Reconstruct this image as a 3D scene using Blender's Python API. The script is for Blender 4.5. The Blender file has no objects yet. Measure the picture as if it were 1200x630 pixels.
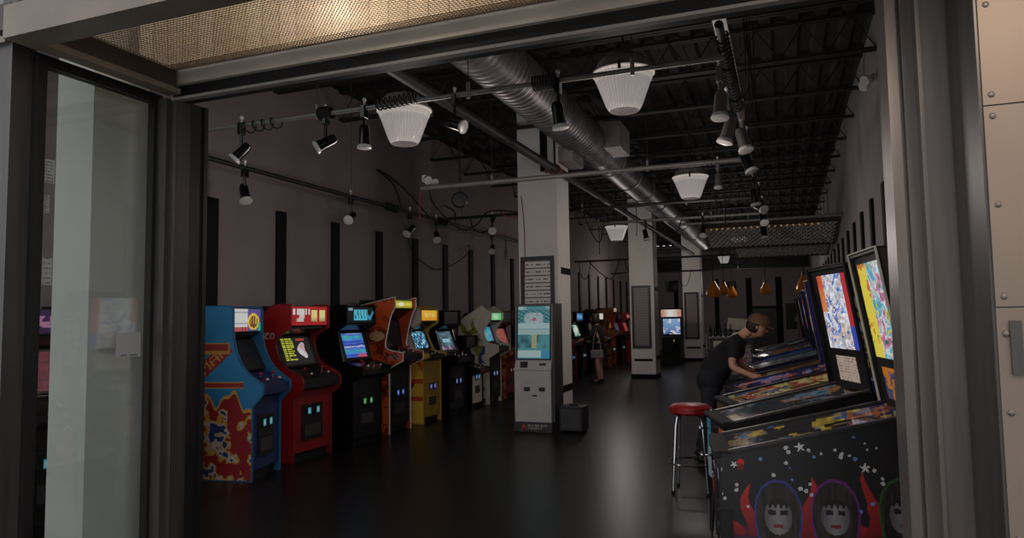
import bpy, bmesh, math, random
from mathutils import Vector, Matrix
R = math.radians
SC = bpy.context.scene
C = SC.collection
PI = math.pi

# ------------------------------------------------------------------ camera, world, exposure
cam_d = bpy.data.cameras.new('camera')
cam = bpy.data.objects.new('camera', cam_d); C.objects.link(cam)
yaw, pit, rol = R(21.126), R(4.0214), R(-.8577)
fw = Vector((-math.sin(yaw)*math.cos(pit), math.cos(yaw)*math.cos(pit), math.sin(pit)))
rt = Vector((math.cos(yaw), math.sin(yaw), 0)); up = rt.cross(fw)
c_, s_ = math.cos(rol), math.sin(rol)
r2 = c_*rt + s_*up; u2 = -s_*rt + c_*up
m4 = Matrix((r2, u2, -fw)).transposed().to_4x4(); m4.translation = (0, 0, 1.6)
cam.matrix_world = m4
cam_d.sensor_width = 36; cam_d.lens = 827.08/1200*36
cam_d.clip_start = .05; cam_d.clip_end = 200
SC.camera = cam
SC.view_settings.view_transform = 'Standard'; SC.view_settings.look = 'None'
SC.view_settings.gamma = 1; SC.view_settings.use_curve_mapping = False
SC.view_settings.exposure = 0.0
SC.cycles.max_bounces = 8; SC.cycles.transparent_max_bounces = 16
SC.cycles.use_denoising = True
SC.cycles.sample_clamp_indirect = 4

W = bpy.data.worlds.new('world'); SC.world = W; W.use_nodes = True
bg = W.node_tree.nodes['Background']
bg.inputs['Color'].default_value = (.93, .96, 1, 1); bg.inputs['Strength'].default_value = 1.25

POT_POWER = 30; SOFFIT_POWER = 20
def light(name, kind, loc, power, color=(1, 1, 1), size=.1, rot=(0, 0, 0), parent=None, spot=None):
    d = bpy.data.lights.new(name, kind); d.energy = power; d.color = color
    if kind == 'AREA': d.size = size
    else: d.shadow_soft_size = size
    if spot: d.spot_size = spot; d.spot_blend = .6
    o = bpy.data.objects.new(name, d); C.objects.link(o); o.location = loc; o.rotation_euler = rot
    if parent: o.parent = parent
    return o

# ------------------------------------------------------------------ materials
def lin(c):
    return tuple((x/12.92 if x <= .04045 else ((x+.055)/1.055)**2.4) for x in c)
def h(r, g, b): return lin((r/255, g/255, b/255))
def pm(name, c1, c2=None, scale=6, rough=.5, metal=0, bump=0, detail=4, stretch=None, spec=None, emit=0):
    m = bpy.data.materials.new(name); m.use_nodes = True
    nt = m.node_tree; b = nt.nodes['Principled BSDF']
    b.inputs['Roughness'].default_value = rough; b.inputs['Metallic'].default_value = metal
    if spec is not None: b.inputs['Specular IOR Level'].default_value = spec
    c2 = c2 or tuple(x*.82 for x in c1)
    tc = nt.nodes.new('ShaderNodeTexCoord'); mp = nt.nodes.new('ShaderNodeMapping')
    nz = nt.nodes.new('ShaderNodeTexNoise'); nz.inputs['Scale'].default_value = scale; nz.inputs['Detail'].default_value = detail
    if stretch: mp.inputs['Scale'].default_value = stretch
    cr = nt.nodes.new('ShaderNodeValToRGB')
    cr.color_ramp.elements[0].position = .3; cr.color_ramp.elements[1].position = .7
    cr.color_ramp.elements[0].color = (*c2, 1); cr.color_ramp.elements[1].color = (*c1, 1)
    nt.links.new(tc.outputs['Object'], mp.inputs['Vector']); nt.links.new(mp.outputs['Vector'], nz.inputs['Vector'])
    nt.links.new(nz.outputs['Fac'], cr.inputs['Fac']); nt.links.new(cr.outputs['Color'], b.inputs['Base Color'])
    if bump:
        bp = nt.nodes.new('ShaderNodeBump'); bp.inputs['Strength'].default_value = bump; bp.inputs['Distance'].default_value = .01
        nt.links.new(nz.outputs['Fac'], bp.inputs['Height']); nt.links.new(bp.outputs['Normal'], b.inputs['Normal'])
    if emit:
        nt.links.new(cr.outputs['Color'], b.inputs['Emission Color']); b.inputs['Emission Strength'].default_value = emit
    return m
def art_mat(name, emit=0, rough=.45, both=False):
    m = bpy.data.materials.new(name); m.use_nodes = True
    nt = m.node_tree; b = nt.nodes['Principled BSDF']; b.inputs['Roughness'].default_value = rough
    a = nt.nodes.new('ShaderNodeVertexColor'); a.layer_name = 'art'
    if emit:
        b.inputs['Base Color'].default_value = (.01, .01, .01, 1)
        if both: nt.links.new(a.outputs['Color'], b.inputs['Base Color'])
        nt.links.new(a.outputs['Color'], b.inputs['Emission Color']); b.inputs['Emission Strength'].default_value = emit
    else:
        nt.links.new(a.outputs['Color'], b.inputs['Base Color'])
    return m
def glass_mat(name, tint=(1, 1, 1), refl=.06, rough=.02):
    m = bpy.data.materials.new(name); m.use_nodes = True
    nt = m.node_tree; nt.nodes.clear()
    o = nt.nodes.new('ShaderNodeOutputMaterial'); mx = nt.nodes.new('ShaderNodeMixShader')
    t = nt.nodes.new('ShaderNodeBsdfTransparent'); t.inputs['Color'].default_value = (*tint, 1)
    g = nt.nodes.new('ShaderNodeBsdfGlossy'); g.inputs['Roughness'].default_value = rough
    lw = nt.nodes.new('ShaderNodeLayerWeight'); lw.inputs['Blend'].default_value = .5
    pw = nt.nodes.new('ShaderNodeMath'); pw.operation = 'POWER'; pw.inputs[1].default_value = 4.5
    ml = nt.nodes.new('ShaderNodeMath'); ml.operation = 'MULTIPLY_ADD'; ml.inputs[1].default_value = .8; ml.inputs[2].default_value = refl*.7
    nt.links.new(lw.outputs['Facing'], pw.inputs[0]); nt.links.new(pw.outputs[0], ml.inputs[0]); nt.links.new(ml.outputs[0], mx.inputs['Fac']); nt.links.new(t.outputs[0], mx.inputs[1]); nt.links.new(g.outputs[0], mx.inputs[2])
    nt.links.new(mx.outputs[0], o.inputs['Surface'])
    return m
def shade_mat(name, col, emit):
    m = bpy.data.materials.new(name); m.use_nodes = True
    nt = m.node_tree; b = nt.nodes['Principled BSDF']
    tc = nt.nodes.new('ShaderNodeTexCoord'); sp = nt.nodes.new('ShaderNodeSeparateXYZ')
    at = nt.nodes.new('ShaderNodeMath'); at.operation = 'ARCTAN2'
    mu = nt.nodes.new('ShaderNodeMath'); mu.operation = 'MULTIPLY'; mu.inputs[1].default_value = 44
    si = nt.nodes.new('ShaderNodeMath'); si.operation = 'SINE'
    bp = nt.nodes.new('ShaderNodeBump'); bp.inputs['Strength'].default_value = .9; bp.inputs['Distance'].default_value = .008
    nt.links.new(tc.outputs['Object'], sp.inputs[0]); nt.links.new(sp.outputs[0], at.inputs[0]); nt.links.new(sp.outputs[1], at.inputs[1])
    nt.links.new(at.outputs[0], mu.inputs[0]); nt.links.new(mu.outputs[0], si.inputs[0]); nt.links.new(si.outputs[0], bp.inputs['Height'])
    nt.links.new(bp.outputs[0], b.inputs['Normal'])
    b.inputs['Base Color'].default_value = (*col, 1); b.inputs['Roughness'].default_value = .18
    b.inputs['Emission Color'].default_value = (1, .93, .9, 1); b.inputs['Emission Strength'].default_value = emit
    return m
def brick_mat(name):
    m = bpy.data.materials.new(name); m.use_nodes = True
    nt = m.node_tree; b = nt.nodes['Principled BSDF']; b.inputs['Roughness'].default_value = .8
    tc = nt.nodes.new('ShaderNodeTexCoord'); br = nt.nodes.new('ShaderNodeTexBrick')
    br.inputs['Color1'].default_value = (*h(222, 202, 172), 1); br.inputs['Color2'].default_value = (*h(196, 170, 138), 1)
    br.inputs['Mortar'].default_value = (*h(150, 128, 104), 1); br.inputs['Scale'].default_value = 5
    nt.links.new(tc.outputs['Object'], br.inputs['Vector']); nt.links.new(br.outputs['Color'], b.inputs['Base Color'])
    return m

M = dict(
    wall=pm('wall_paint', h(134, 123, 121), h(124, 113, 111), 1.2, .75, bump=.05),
    wall_r=pm('right_wall_daylit', h(172, 166, 168), h(160, 154, 156), 1.2, .75, bump=.05),  # wall colour lightened to stand for daylight on this side
    wall_back=pm('back_wall_paint', h(160, 146, 152), h(148, 136, 140), 1.2, .75),
    column=pm('column_paint', h(240, 235, 228), h(230, 224, 217), 2, .7),
    batten=pm('black_batten', h(12, 12, 13), h(8, 8, 9), 8, .7, spec=.2),
    floor=pm('polished_floor', h(25, 21, 19), h(19, 16, 14), 2.5, .33, bump=.02, spec=.25),
    walk=pm('sidewalk', h(70, 66, 62), h(56, 52, 50), 8, .85, bump=.2),
    deck=pm('roof_deck', h(36, 26, 24), h(30, 21, 20), 3, .8),
    joist=pm('joist_steel', h(34, 25, 23), h(28, 20, 19), 5, .65),
    steel=pm('brushed_steel', h(122, 112, 104), h(100, 92, 86), 3, .38, .35, stretch=(6, 6, .4)),
    steel_d=pm('dark_steel', h(74, 68, 64), h(54, 50, 48), 3, .4, .3, stretch=(6, 6, .4)),
    steel_b=pm('black_steel', h(34, 31, 30), h(26, 24, 24), 4, .45, .3),
    panel=pm('riveted_panel', h(132, 113, 97), h(112, 98, 86), 2, .5, .15, stretch=(1, 1, .5)),
    beam=pm('tan_beam', h(128, 114, 100), h(112, 101, 90), 4, .5, .1),
    brown=pm('brown_beam', h(74, 56, 48), h(60, 46, 40), 4, .6),
    mesh=pm('expanded_metal', h(150, 134, 116), h(124, 110, 96), 12, .5, .3),
    pier=pm('pier_paint', h(186, 184, 174), h(176, 174, 164), 2, .7),
    band=pm('header_band_steel', h(206, 194, 178), h(186, 174, 160), 4, .5, .1),
    brick=brick_mat('tan_brick'),
    duct=pm('galvanised_duct', h(150, 144, 146), h(112, 108, 112), 5, .42, .7, bump=.1),
    sheet=pm('sheet_metal_box', h(158, 150, 146), h(140, 132, 130), 4, .5, .4),
    blackpipe=pm('black_pipe', h(40, 37, 38), h(30, 27, 28), 4, .55, .1),
    greypipe=pm('grey_conduit', h(150, 144, 138), h(124, 118, 112), 5, .4, .2),
    black=pm('matte_black', h(20, 19, 20), h(14, 13, 14), 9, .5),
    gloss=pm('gloss_black', h(18, 17, 19), h(12, 12, 13), 6, .2),
    white=pm('white_plastic', h(222, 218, 212), h(206, 202, 196), 6, .45),
    chrome=pm('chrome', h(200, 198, 200), h(170, 168, 172), 6, .16, 1),
    dgrey=pm('dark_grey', h(62, 58, 58), h(50, 47, 47), 6, .5),
    mgrey=pm('mid_grey', h(150, 144, 140), h(134, 128, 124), 6, .5),
    kiosk=pm('kiosk_grey', h(196, 190, 184), h(184, 178, 172), 6, .5),
    rust=pm('rust_clamp', h(150, 78, 48), h(110, 56, 36), 14, .7),
    red=pm('red_paint', h(134, 20, 24), h(110, 15, 19), 5, .45),
    redcable=pm('red_cable', h(176, 50, 40), h(150, 40, 34), 5, .5),
    blue=pm('blue_paint', h(38, 104, 146), h(32, 88, 126), 5, .45),
    dblue=pm('dark_blue_paint', h(26, 40, 92), h(20, 30, 70), 5, .4),
    orange=pm('orange_paint', h(172, 68, 32), h(146, 54, 26), 5, .45),
    yellow=pm('yellow_paint', h(188, 150, 56), h(166, 128, 46), 5, .45),
    cream=pm('cream_paint', h(222, 212, 190), h(204, 194, 172), 5, .45),
    purple=pm('purple_paint', h(56, 44, 120), h(40, 32, 92), 5, .4),
    wood=pm('brown_wood', h(96, 62, 40), h(74, 46, 30), 6, .45, stretch=(1, 8, 1)),
    rubber=pm('rubber', h(24, 24, 24), h(18, 18, 18), 10, .8),
    leather=pm('red_vinyl', h(160, 30, 34), h(130, 22, 26), 8, .4),
    amber=pm('amber_glass', h(214, 134, 40), h(176, 100, 28), 5, .2, emit=.02),
    skin=pm('skin', h(206, 152, 124), h(190, 136, 108), 9, .55),
    tshirt=pm('black_cotton', h(24, 22, 24), h(16, 15, 17), 12, .85),
    denim=pm('dark_denim', h(30, 32, 42), h(22, 24, 32), 12, .85),
    hair=pm('dark_hair', h(40, 28, 22), h(28, 20, 16), 20, .6),
    cap=pm('brown_cap', h(120, 86, 58), h(98, 70, 48), 10, .8),
    glass=glass_mat('window_glass', (.93, .95, .95), .1),
    pglass=glass_mat('playfield_glass', (.97, .97, .97), .02, .05),
    band_g=shade_mat('shade_band', h(206, 192, 172), .24),  # warmer, brighter band: reflected light put into colour and emission
    shade=shade_mat('prismatic_shade', h(196, 184, 180), .17),
    art=art_mat('printed_art'), artm=art_mat('printed_matt_art', 0, .6),
    artglow=art_mat('playfield_art_glow', .16, .4, True), lit=art_mat('lit_art', .62), lit_lo=art_mat('lit_low', .35),  # playfield print glows in place of its small lamps
    bottle=pm('dark_bottle', h(24, 34, 26), h(18, 26, 20), 6, .12),
    lens_b=pm('lamp_bottom_glass', h(96, 90, 90), h(80, 76, 76), 14, .15, emit=.2),
    lens=pm('lamp_lens', h(226, 222, 218), h(200, 196, 192), 20, .25),
)

# ------------------------------------------------------------------ mesh builder
class MB:
    def __init__(s): s.v = []; s.f = []
    def add(s, vs, fs):
        n = len(s.v); s.v += [tuple(v) for v in vs]; s.f += [tuple(i+n for i in f) for f in fs]; return s
    def bb(s, x0, x1, y0, y1, z0, z1):
        return s.add([(x0,y0,z0),(x1,y0,z0),(x1,y1,z0),(x0,y1,z0),(x0,y0,z1),(x1,y0,z1),(x1,y1,z1),(x0,y1,z1)],
                     [(0,3,2,1),(4,5,6,7),(0,1,5,4),(1,2,6,5),(2,3,7,6),(3,0,4,7)])
    def tube(s, p0, p1, r0, r1=None, n=12, caps=True):
        r1 = r0 if r1 is None else r1
        p0, p1 = Vector(p0), Vector(p1); d = (p1-p0).normalized()
        a = d.orthogonal().normalized(); b = d.cross(a)
        vs = []
        for p, r in ((p0, r0), (p1, r1)):
            vs += [p + r*(a*math.cos(2*PI*i/n) + b*math.sin(2*PI*i/n)) for i in range(n)]
        fs = [(i, (i+1) % n, n+(i+1) % n, n+i) for i in range(n)]
        if caps: fs += [tuple(range(n))[::-1], tuple(range(n, 2*n))]
        return s.add(vs, fs)
    def path(s, pts, r, n=7, closed=False):
        pts = [Vector(p) for p in pts]; N = len(pts); vs = []; prev = None
        for i, p in enumerate(pts):
            if closed: d = pts[(i+1) % N]-pts[i-1]
            else: d = pts[min(i+1, N-1)]-pts[max(i-1, 0)]
            d = d.normalized() if d.length > 1e-9 else Vector((0, 0, 1))
            if prev is None: a = d.orthogonal().normalized()
            else:
                a = prev - d*prev.dot(d)
                a = a.normalized() if a.length > 1e-6 else d.orthogonal().normalized()
            prev = a; b = d.cross(a)
            vs += [p + r*(a*math.cos(2*PI*k/n)+b*math.sin(2*PI*k/n)) for k in range(n)]
        fs = []
        for i in range(N if closed else N-1):
            j = (i+1) % N
            fs += [(i*n+k, i*n+(k+1) % n, j*n+(k+1) % n, j*n+k) for k in range(n)]
        if not closed: fs += [tuple(range(n))[::-1], tuple(range((N-1)*n, N*n))]
        return s.add(vs, fs)
    def lathe(s, prof, o=(0, 0, 0), ax=(0, 0, 1), n=24, caps=True):
        o = Vector(o); d = Vector(ax).normalized(); a = d.orthogonal().normalized(); b = d.cross(a); vs = []
        for r, z in prof:
            vs += [o + d*z + r*(a*math.cos(2*PI*i/n)+b*math.sin(2*PI*i/n)) for i in range(n)]
        fs = []
        for j in range(len(prof)-1):
            fs += [(j*n+i, j*n+(i+1) % n, (j+1)*n+(i+1) % n, (j+1)*n+i) for i in range(n)]
        if caps:
            fs += [tuple(range(n))[::-1], tuple(range((len(prof)-1)*n, len(prof)*n))]
        return s.add(vs, fs)
    def prism(s, poly, y0, y1):
        """poly in (x,z), extruded along y"""
        n = len(poly)
        vs = [(x, y0, z) for x, z in poly]+[(x, y1, z) for x, z in poly]
        fs = [(i, (i+1) % n, n+(i+1) % n, n+i) for i in range(n)]+[tuple(range(n))[::-1], tuple(range(n, 2*n))]
        return s.add(vs, fs)
    def ball(s, c, r, n=12, sc=(1, 1, 1)):
        c = Vector(c); prof = []
        vs = []; fs = []; m = n//2
        for j in range(1, m):
            t = PI*j/m
            vs += [(c.x+r*sc[0]*math.sin(t)*math.cos(2*PI*i/n), c.y+r*sc[1]*math.sin(t)*math.sin(2*PI*i/n), c.z+r*sc[2]*math.cos(t)) for i in range(n)]
        for j in range(m-2):
            fs += [(j*n+i, (j+1)*n+i, (j+1)*n+(i+1) % n, j*n+(i+1) % n) for i in range(n)]
        k = len(vs); vs += [(c.x, c.y, c.z+r*sc[2]), (c.x, c.y, c.z-r*sc[2])]
        fs += [(k, i, (i+1) % n) for i in range(n)]+[(k+1, (m-2)*n+(i+1) % n, (m-2)*n+i) for i in range(n)]
        return s.add(vs, fs)
    def build(s, name, mat, parent=None, smooth=False, bev=0):
        me = bpy.data.meshes.new(name); me.from_pydata(s.v, [], s.f); me.update()
        bm = bmesh.new(); bm.from_mesh(me); bmesh.ops.recalc_face_normals(bm, faces=bm.faces); bm.to_mesh(me); bm.free()
        if smooth:
            me.polygons.foreach_set('use_smooth', [True]*len(me.polygons))
            try: me.set_sharp_from_angle(angle=R(40))
            except Exception: pass
        me.materials.append(mat)
        o = bpy.data.objects.new(name, me); C.objects.link(o)
        if parent: o.parent = parent
        if bev:
            b = o.modifiers.new('bevel', 'BEVEL'); b.width = bev; b.segments = 2; b.limit_method = 'ANGLE'
        return o
def B(*a): return MB().bb(*a)
def T(*a, **k): return MB().tube(*a, **k)

def quad_art(name, P, nx, ny, fn, mat, parent=None, inside=None):
    """grid patch over corners P=(p00,p10,p11,p01); fn(u,v)->linear rgb"""
    p00, p10, p11, p01 = [Vector(p) for p in P]
    def pt(u, v): return p00*(1-u)*(1-v)+p10*u*(1-v)+p11*u*v+p01*(1-u)*v
    vs = [pt(i/nx, j/ny) for j in range(ny+1) for i in range(nx+1)]
    fs = []; cols = []
    for j in range(ny):
        for i in range(nx):
            u, v = (i+.5)/nx, (j+.5)/ny
            if inside and not inside(u, v): continue
            a = j*(nx+1)+i
            fs.append((a, a+1, a+nx+2, a+nx+1)); c = fn(u, v); cols += [c[0], c[1], c[2], 1]*4
    me = bpy.data.meshes.new(name); me.from_pydata([tuple(v) for v in vs], [], fs)
    at = me.color_attributes.new('art', 'FLOAT_COLOR', 'CORNER'); at.data.foreach_set('color', cols)
    bm = bmesh.new(); bm.from_mesh(me)
    loose = [v for v in bm.verts if not v.link_faces]
    if loose: bmesh.ops.delete(bm, geom=loose, context='VERTS')
    bm.to_mesh(me); bm.free()
    me.materials.append(mat)
    o = bpy.data.objects.new(name, me); C.objects.link(o)
    if parent: o.parent = parent
    return o

def thing(name, label, cat, loc=(0, 0, 0), rz=0, group=None):
    o = bpy.data.objects.new(name, None); C.objects.link(o); o.empty_display_size = .1
    o.location = loc; o.rotation_euler = (0, 0, rz)
    o['label'] = label; o['category'] = cat
    if group: o['group'] = group
    return o
def tag(o, label, cat, group=None):
    o['label'] = label; o['category'] = cat
    if group: o['group'] = group
    return o
def struct(o): o['kind'] = 'structure'; return o
def copy_tree(o, parent=None):
    c = o.copy(); C.objects.link(c); c.parent = parent
    for ch in list(o.children): copy_tree(ch, c)
    return c

# ------------------------------------------------------------------ drawing helpers for printed art
FONT = {'A':'01110 10001 10001 11111 10001 10001 10001','B':'11110 10001 11110 10001 10001 10001 11110','C':'01111 10000 10000 10000 10000 10000 01111',
'D':'11110 10001 10001 10001 10001 10001 11110','E':'11111 10000 11110 10000 10000 10000 11111','G':'01111 10000 10000 10011 10001 10001 01110',
'H':'10001 10001 11111 10001 10001 10001 10001','I':'11111 00100 00100 00100 00100 00100 11111','K':'10001 10010 11100 10010 10001 10001 10001',
'L':'10000 10000 10000 10000 10000 10000 11111','M':'10001 11011 10101 10001 10001 10001 10001','N':'10001 11001 10101 10011 10001 10001 10001',
'O':'01110 10001 10001 10001 10001 10001 01110','R':'11110 10001 11110 10100 10010 10001 10001','S':'01111 10000 01110 00001 00001 00001 11110',
'T':'11111 00100 00100 00100 00100 00100 00100','U':'10001 10001 10001 10001 10001 10001 01110','V':'10001 10001 10001 10001 01010 01010 00100',
'P':'11110 10001 10001 11110 10000 10000 10000','W':'10001 10001 10001 10101 10101 11011 10001','Y':'10001 10001 01010 00100 00100 00100 00100',' ':'00000 '*6+'00000',
'1':'00100 01100 00100 00100 00100 00100 01110','2':'01110 10001 00001 00110 01000 10000 11111','.':'00000 00000 00000 00000 00000 00000 00100',
'-':'00000 00000 00000 11111 00000 00000 00000','6':'01110 10000 11110 10001 10001 10001 01110'}
def txt(s, u, v, x0, x1, y0, y1):
    """True when (u,v) falls on a stroke of text s drawn in the box (v up)"""
    if not (x0 <= u < x1 and y0 <= v < y1): return False
    n = len(s)*6-1; i = int((u-x0)/(x1-x0)*n); j = 6-int((v-y0)/(y1-y0)*7)
    k, q = divmod(i, 6)
    if q == 5: return False
    return FONT[s[k]].split()[j][q] == '1'
def hsh(a, b, s=0):
    x = math.sin(a*127.1+b*311.7+s*74.7)*43758.5453; return x-math.floor(x)
def vn(x, y, s=0):
    i, j = math.floor(x), math.floor(y); f, g = x-i, y-j; f = f*f*(3-2*f); g = g*g*(3-2*g)
    return (hsh(i, j, s)*(1-f)+hsh(i+1, j, s)*f)*(1-g)+(hsh(i, j+1, s)*(1-f)+hsh(i+1, j+1, s)*f)*g
def fbm(x, y, s=0): return .55*vn(x, y, s)+.3*vn(2.1*x, 2.1*y, s+3)+.15*vn(4.3*x, 4.3*y, s+7)
def mixc(a, b, t): t = max(0, min(1, t)); return tuple(x*(1-t)+y*t for x, y in zip(a, b))
def palette(cols, seed, sx, sy, gain=1.6):
    cols = [h(*c) for c in (cols if len(cols) > 1 else cols*2)]
    def fn(u, v):
        w = fbm(u*sx+1.5*vn(u*sx*.7, v*sy*.7, seed+11), v*sy, seed)
        t = (w-.5)*gain+.5; t = max(0, min(.999, t))*(len(cols)-1)
        i = int(t); c = mixc(cols[i], cols[i+1], min(1, (t-i)*3) if (t-i) < .34 else 1)
        k = .55+.9*vn(u*sx*3, v*sy*3, seed+5)
        return tuple(x*k for x in c)
    return fn

# ================================================================== THE SETTING
XL, XR, YF, YB, ZC = -5.95, 1.05, 2.75, 34.0, 4.95
def S(name, mb, mat, **k): return struct(mb.build(name, mat, **k))
S('floor', B(XL-.2, XR+.2, YF-.05, YB+.2, -.12, 0), M['floor'])
S('sidewalk', B(-9, 7, -5, YF-.05, -.14, -.02), M['walk'])
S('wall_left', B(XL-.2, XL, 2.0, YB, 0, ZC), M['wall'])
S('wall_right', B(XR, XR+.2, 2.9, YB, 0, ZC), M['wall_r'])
S('wall_back', B(XL-.2, XR+.2, YB, YB+.2, 0, ZC), M['wall_back'])
# corrugated roof deck, ribs running to the back
prof = []
x = XL-.2; k = 0
while x < XR+.2:
    z0, z1 = (ZC, ZC+.045) if k % 2 == 0 else (ZC+.045, ZC)
    prof += [(x, z0), (x+.11, z0)]
    x += .15; k += 1
poly = prof+[(XR+.3, ZC+.15), (XL-.3, ZC+.15)]
S('ceiling', MB().prism(poly, 2.0, YB+.2), M['deck'])
# bar joists with zigzag webs
def joist(y, first=[None]):
    m = MB()
    for dy in (-.03, .03):
        m.bb(XL, XR, y+dy-.022, y+dy+.022, 4.5, 4.53); m.bb(XL, XR, y+dy-.022, y+dy+.022, ZC-.04, ZC)
    n = 14; w = (XR-XL)/n
    for i in range(n):
        xa = XL+i*w
        m.tube((xa, y, 4.53), (xa+w/2, y, ZC-.04), .008, n=5); m.tube((xa+w/2, y, ZC-.04), (xa+w, y, 4.53), .008, n=5)
    return m
j0 = None
y = 4.3; 
while y < YB-1:
    if j0 is None: j0 = S('roof_joist', joist(4.3), M['joist'])
    else:
        d = j0.copy(); C.objects.link(d); d.location.y = y-4.3
    y += 1.42
# beams of the right wall ledge and the vertical black battens
k = 1
def trim(mb, mat, **kw):
    global k
    o = S('trim_%d' % k, mb, mat, **kw); k += 1; return o
yy = 4.84
while yy < 33:
    yy += 1.16
    trim(B(XL, XL+.035, yy, yy+.17, .0, 3.0), M['batten'])
yy = 3.6
while yy < 33:
    trim(B(XR-.035, XR, yy, yy+.2, .0, 3.0), M['batten'])
    yy += 1.19
for xa, xb in ((-4.9, -4.72), (-3.06, -2.87), (-1.67, -1.42), (-.4, -.14)):
    trim(B(xa, xb, YB-.05, YB, 0, 3.3), M['batten'])
trim(B(-1.42, -.4, YB-.06, YB, 1.9, 2.0), M['batten'])
trim(B(XL, XR, YB-.5, YB-.02, 3.72, 4.2), M['black'])
dr = S('door_1', B(-1.42, -.4, YB-.04, YB-.005, 0, 1.9), M['dgrey'])
hd = MB().tube((-1.33, YB-.05, .95), (-1.33, YB-.12, .95), .02).tube((-1.33, YB-.11, .95), (-1.2, YB-.11, .95), .014).build('door_handle', M['chrome'], dr)
S('baseboard_left', B(XL, XL+.02, 2.1, YB, 0, .14), M['batten'])
S('baseboard_right', B(XR-.02, XR, 2.95, YB, 0, .14), M['batten'])

# columns with recessed black grip bars
def column(y, poster, dx=0):
    x0, x1 = -3.85+dx, -3.21+dx
    c = S('column', B(x0, x1, y, y+.64, 0, 4.9), M['column'], bev=.006)
    S('column_base', MB().bb(x0-.015, x1+.015, y-.015, y+.655, 0, .1), M['batten'])
    for z in (2.33, .52):
        b = MB(); b.bb(x1-.01, x1+.012, y+.14, y+.62, z-.05, z+.05); b.build('wall_slot', M['batten'], c)
    b = MB(); b.bb(x0+.08, x0+.56, y-.012, y+.01, .44, .5); b.build('wall_slot', M['batten'], c)
    return c
col1 = column(10.26, 1); column(18.6, 0); column(26.0, 0, .4)
# tall dark conduit on the first column
S('trim_conduit', B(-3.45, -3.38, 10.2, 10.258, 3.86, 4.5), M['batten'])
S('wall_pier', B(-3.46, -3.2, 2.49, 2.82, 0, 4.9), M['pier'])

# ---- storefront: recess with a glazed side, frame, canopy frame with expanded metal
S('jamb_right', MB().bb(.366, .40, 2.75, 2.98, 0, 4).bb(.40, .41, 2.77, 2.96, 0, 4).bb(.41, .62, 2.73, 2.98, 0, 4), M['steel'])
S('jamb_right_band', MB().bb(.445, .53, 2.62, 2.74, 0, 4).bb(.437, .449, 2.612, 2.63, 0, 4), M['steel'])
S('jamb_right_return', B(.522, .62, 2.262, 2.60, 0, 4), M['steel_d'])
fp = S('facade_panel', MB().bb(.53, 4, 2.255, 2.30, 1.613, 2.163).bb(.53, 4, 2.255, 2.30, 2.167, 4).bb(.53, 4, 2.258, 2.30, 0, 1.609), M['panel'])
rv = None
for zz in (.35, 1.0, 1.33, 1.54, 1.64, 1.89, 2.135, 2.195, 2.45, 2.75):
    for xx in (.55, .9, 1.3):
        r_ = MB().ball((xx, 2.255, zz), .009, 10, (1, .5, 1)).build('rivet', M['steel'], fp, smooth=True)
MB().bb(.558, .585, 2.249, 2.256, 1.43, 1.575).build('lock_plate', M['steel_d'], fp)
S('wall_front_right', B(.62, XR+.2, 2.30, 2.98, 0, 4.9), M['steel_d'])
S('jamb_left', MB().bb(-3.045, -2.965, 2.72, 2.90, 0, 2.775).bb(-2.965, -2.925, 2.745, 2.84, 0, 2.775), M['steel_d'])
S('jamb_left_inner', MB().bb(-3.04, -2.925, 2.84, 2.93, 0, 2.775).bb(-3.0, -2.915, 2.93, 2.955, 0, 2.775), M['steel_b'])
# header: tan band, dark channel, bright lip, dark underside
S('header_band', B(-2.93, .45, 2.72, 2.83, 2.835, 2.92), M['band'])
S('header', MB().bb(-2.95, .45, 2.745, 2.83, 2.776, 2.835).bb(-2.95, .45, 2.775, 2.83, 2.766, 2.776), M['steel_b'])
S('header_lip', B(-2.95, .45, 2.735, 2.775, 2.762, 2.776), M['mgrey'])
S('wall_front_above', B(-3.1, .62, 2.80, 2.86, 2.92, 4.95), M['wall'])
S('wall_front_brick', B(-3.1, .62, 2.66, 2.80, 2.92, 5.2), M['brick'])
# soffit boards above the canopy
S('soffit', B(-3.1, 3.0, 1.4, 2.66, 3.6, 3.66), M['brick'])
# left post, cross beam and neighbouring window
S('post_left', MB().bb(-3.17, -3.04, 1.98, 2.07, 0, 2.82).bb(-3.14, -3.05, 2.0, 2.07, 2.82, 4.4), M['steel_d'])
S('post_left_inner', B(-3.12, -3.01, 2.07, 2.11, 0, 2.78), M['steel_b'])
S('crossbeam_left', B(-6, -3.06, 1.96, 2.1, 2.81, 2.95), M['beam'])
w1 = S('window_1', B(-6, -3.17, 2.04, 2.05, .4, 2.81), M['glass'])
w2 = S('window_2', B(-6, -3.14, 2.04, 2.05, 2.95, 4.4), M['glass'])
S('wall_front_left', B(XL-.2, -3.17, 2.0, 2.08, 0, .4), M['steel_d'])
# side glass of the recess with its frame
gl = S('window_3', B(-3.056, -3.046, 2.11, 2.72, .16, 2.752), M['glass'])
MB().bb(-3.075, -3.025, 2.07, 2.75, 2.752, 2.80).bb(-3.075, -3.025, 2.07, 2.75, 0, .16).bb(-3.072, -3.028, 2.11, 2.128, .16, 2.752).bb(-3.072, -3.028, 2.70, 2.72, .16, 2.752).build('window_frame', M['steel_b'], gl)
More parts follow.
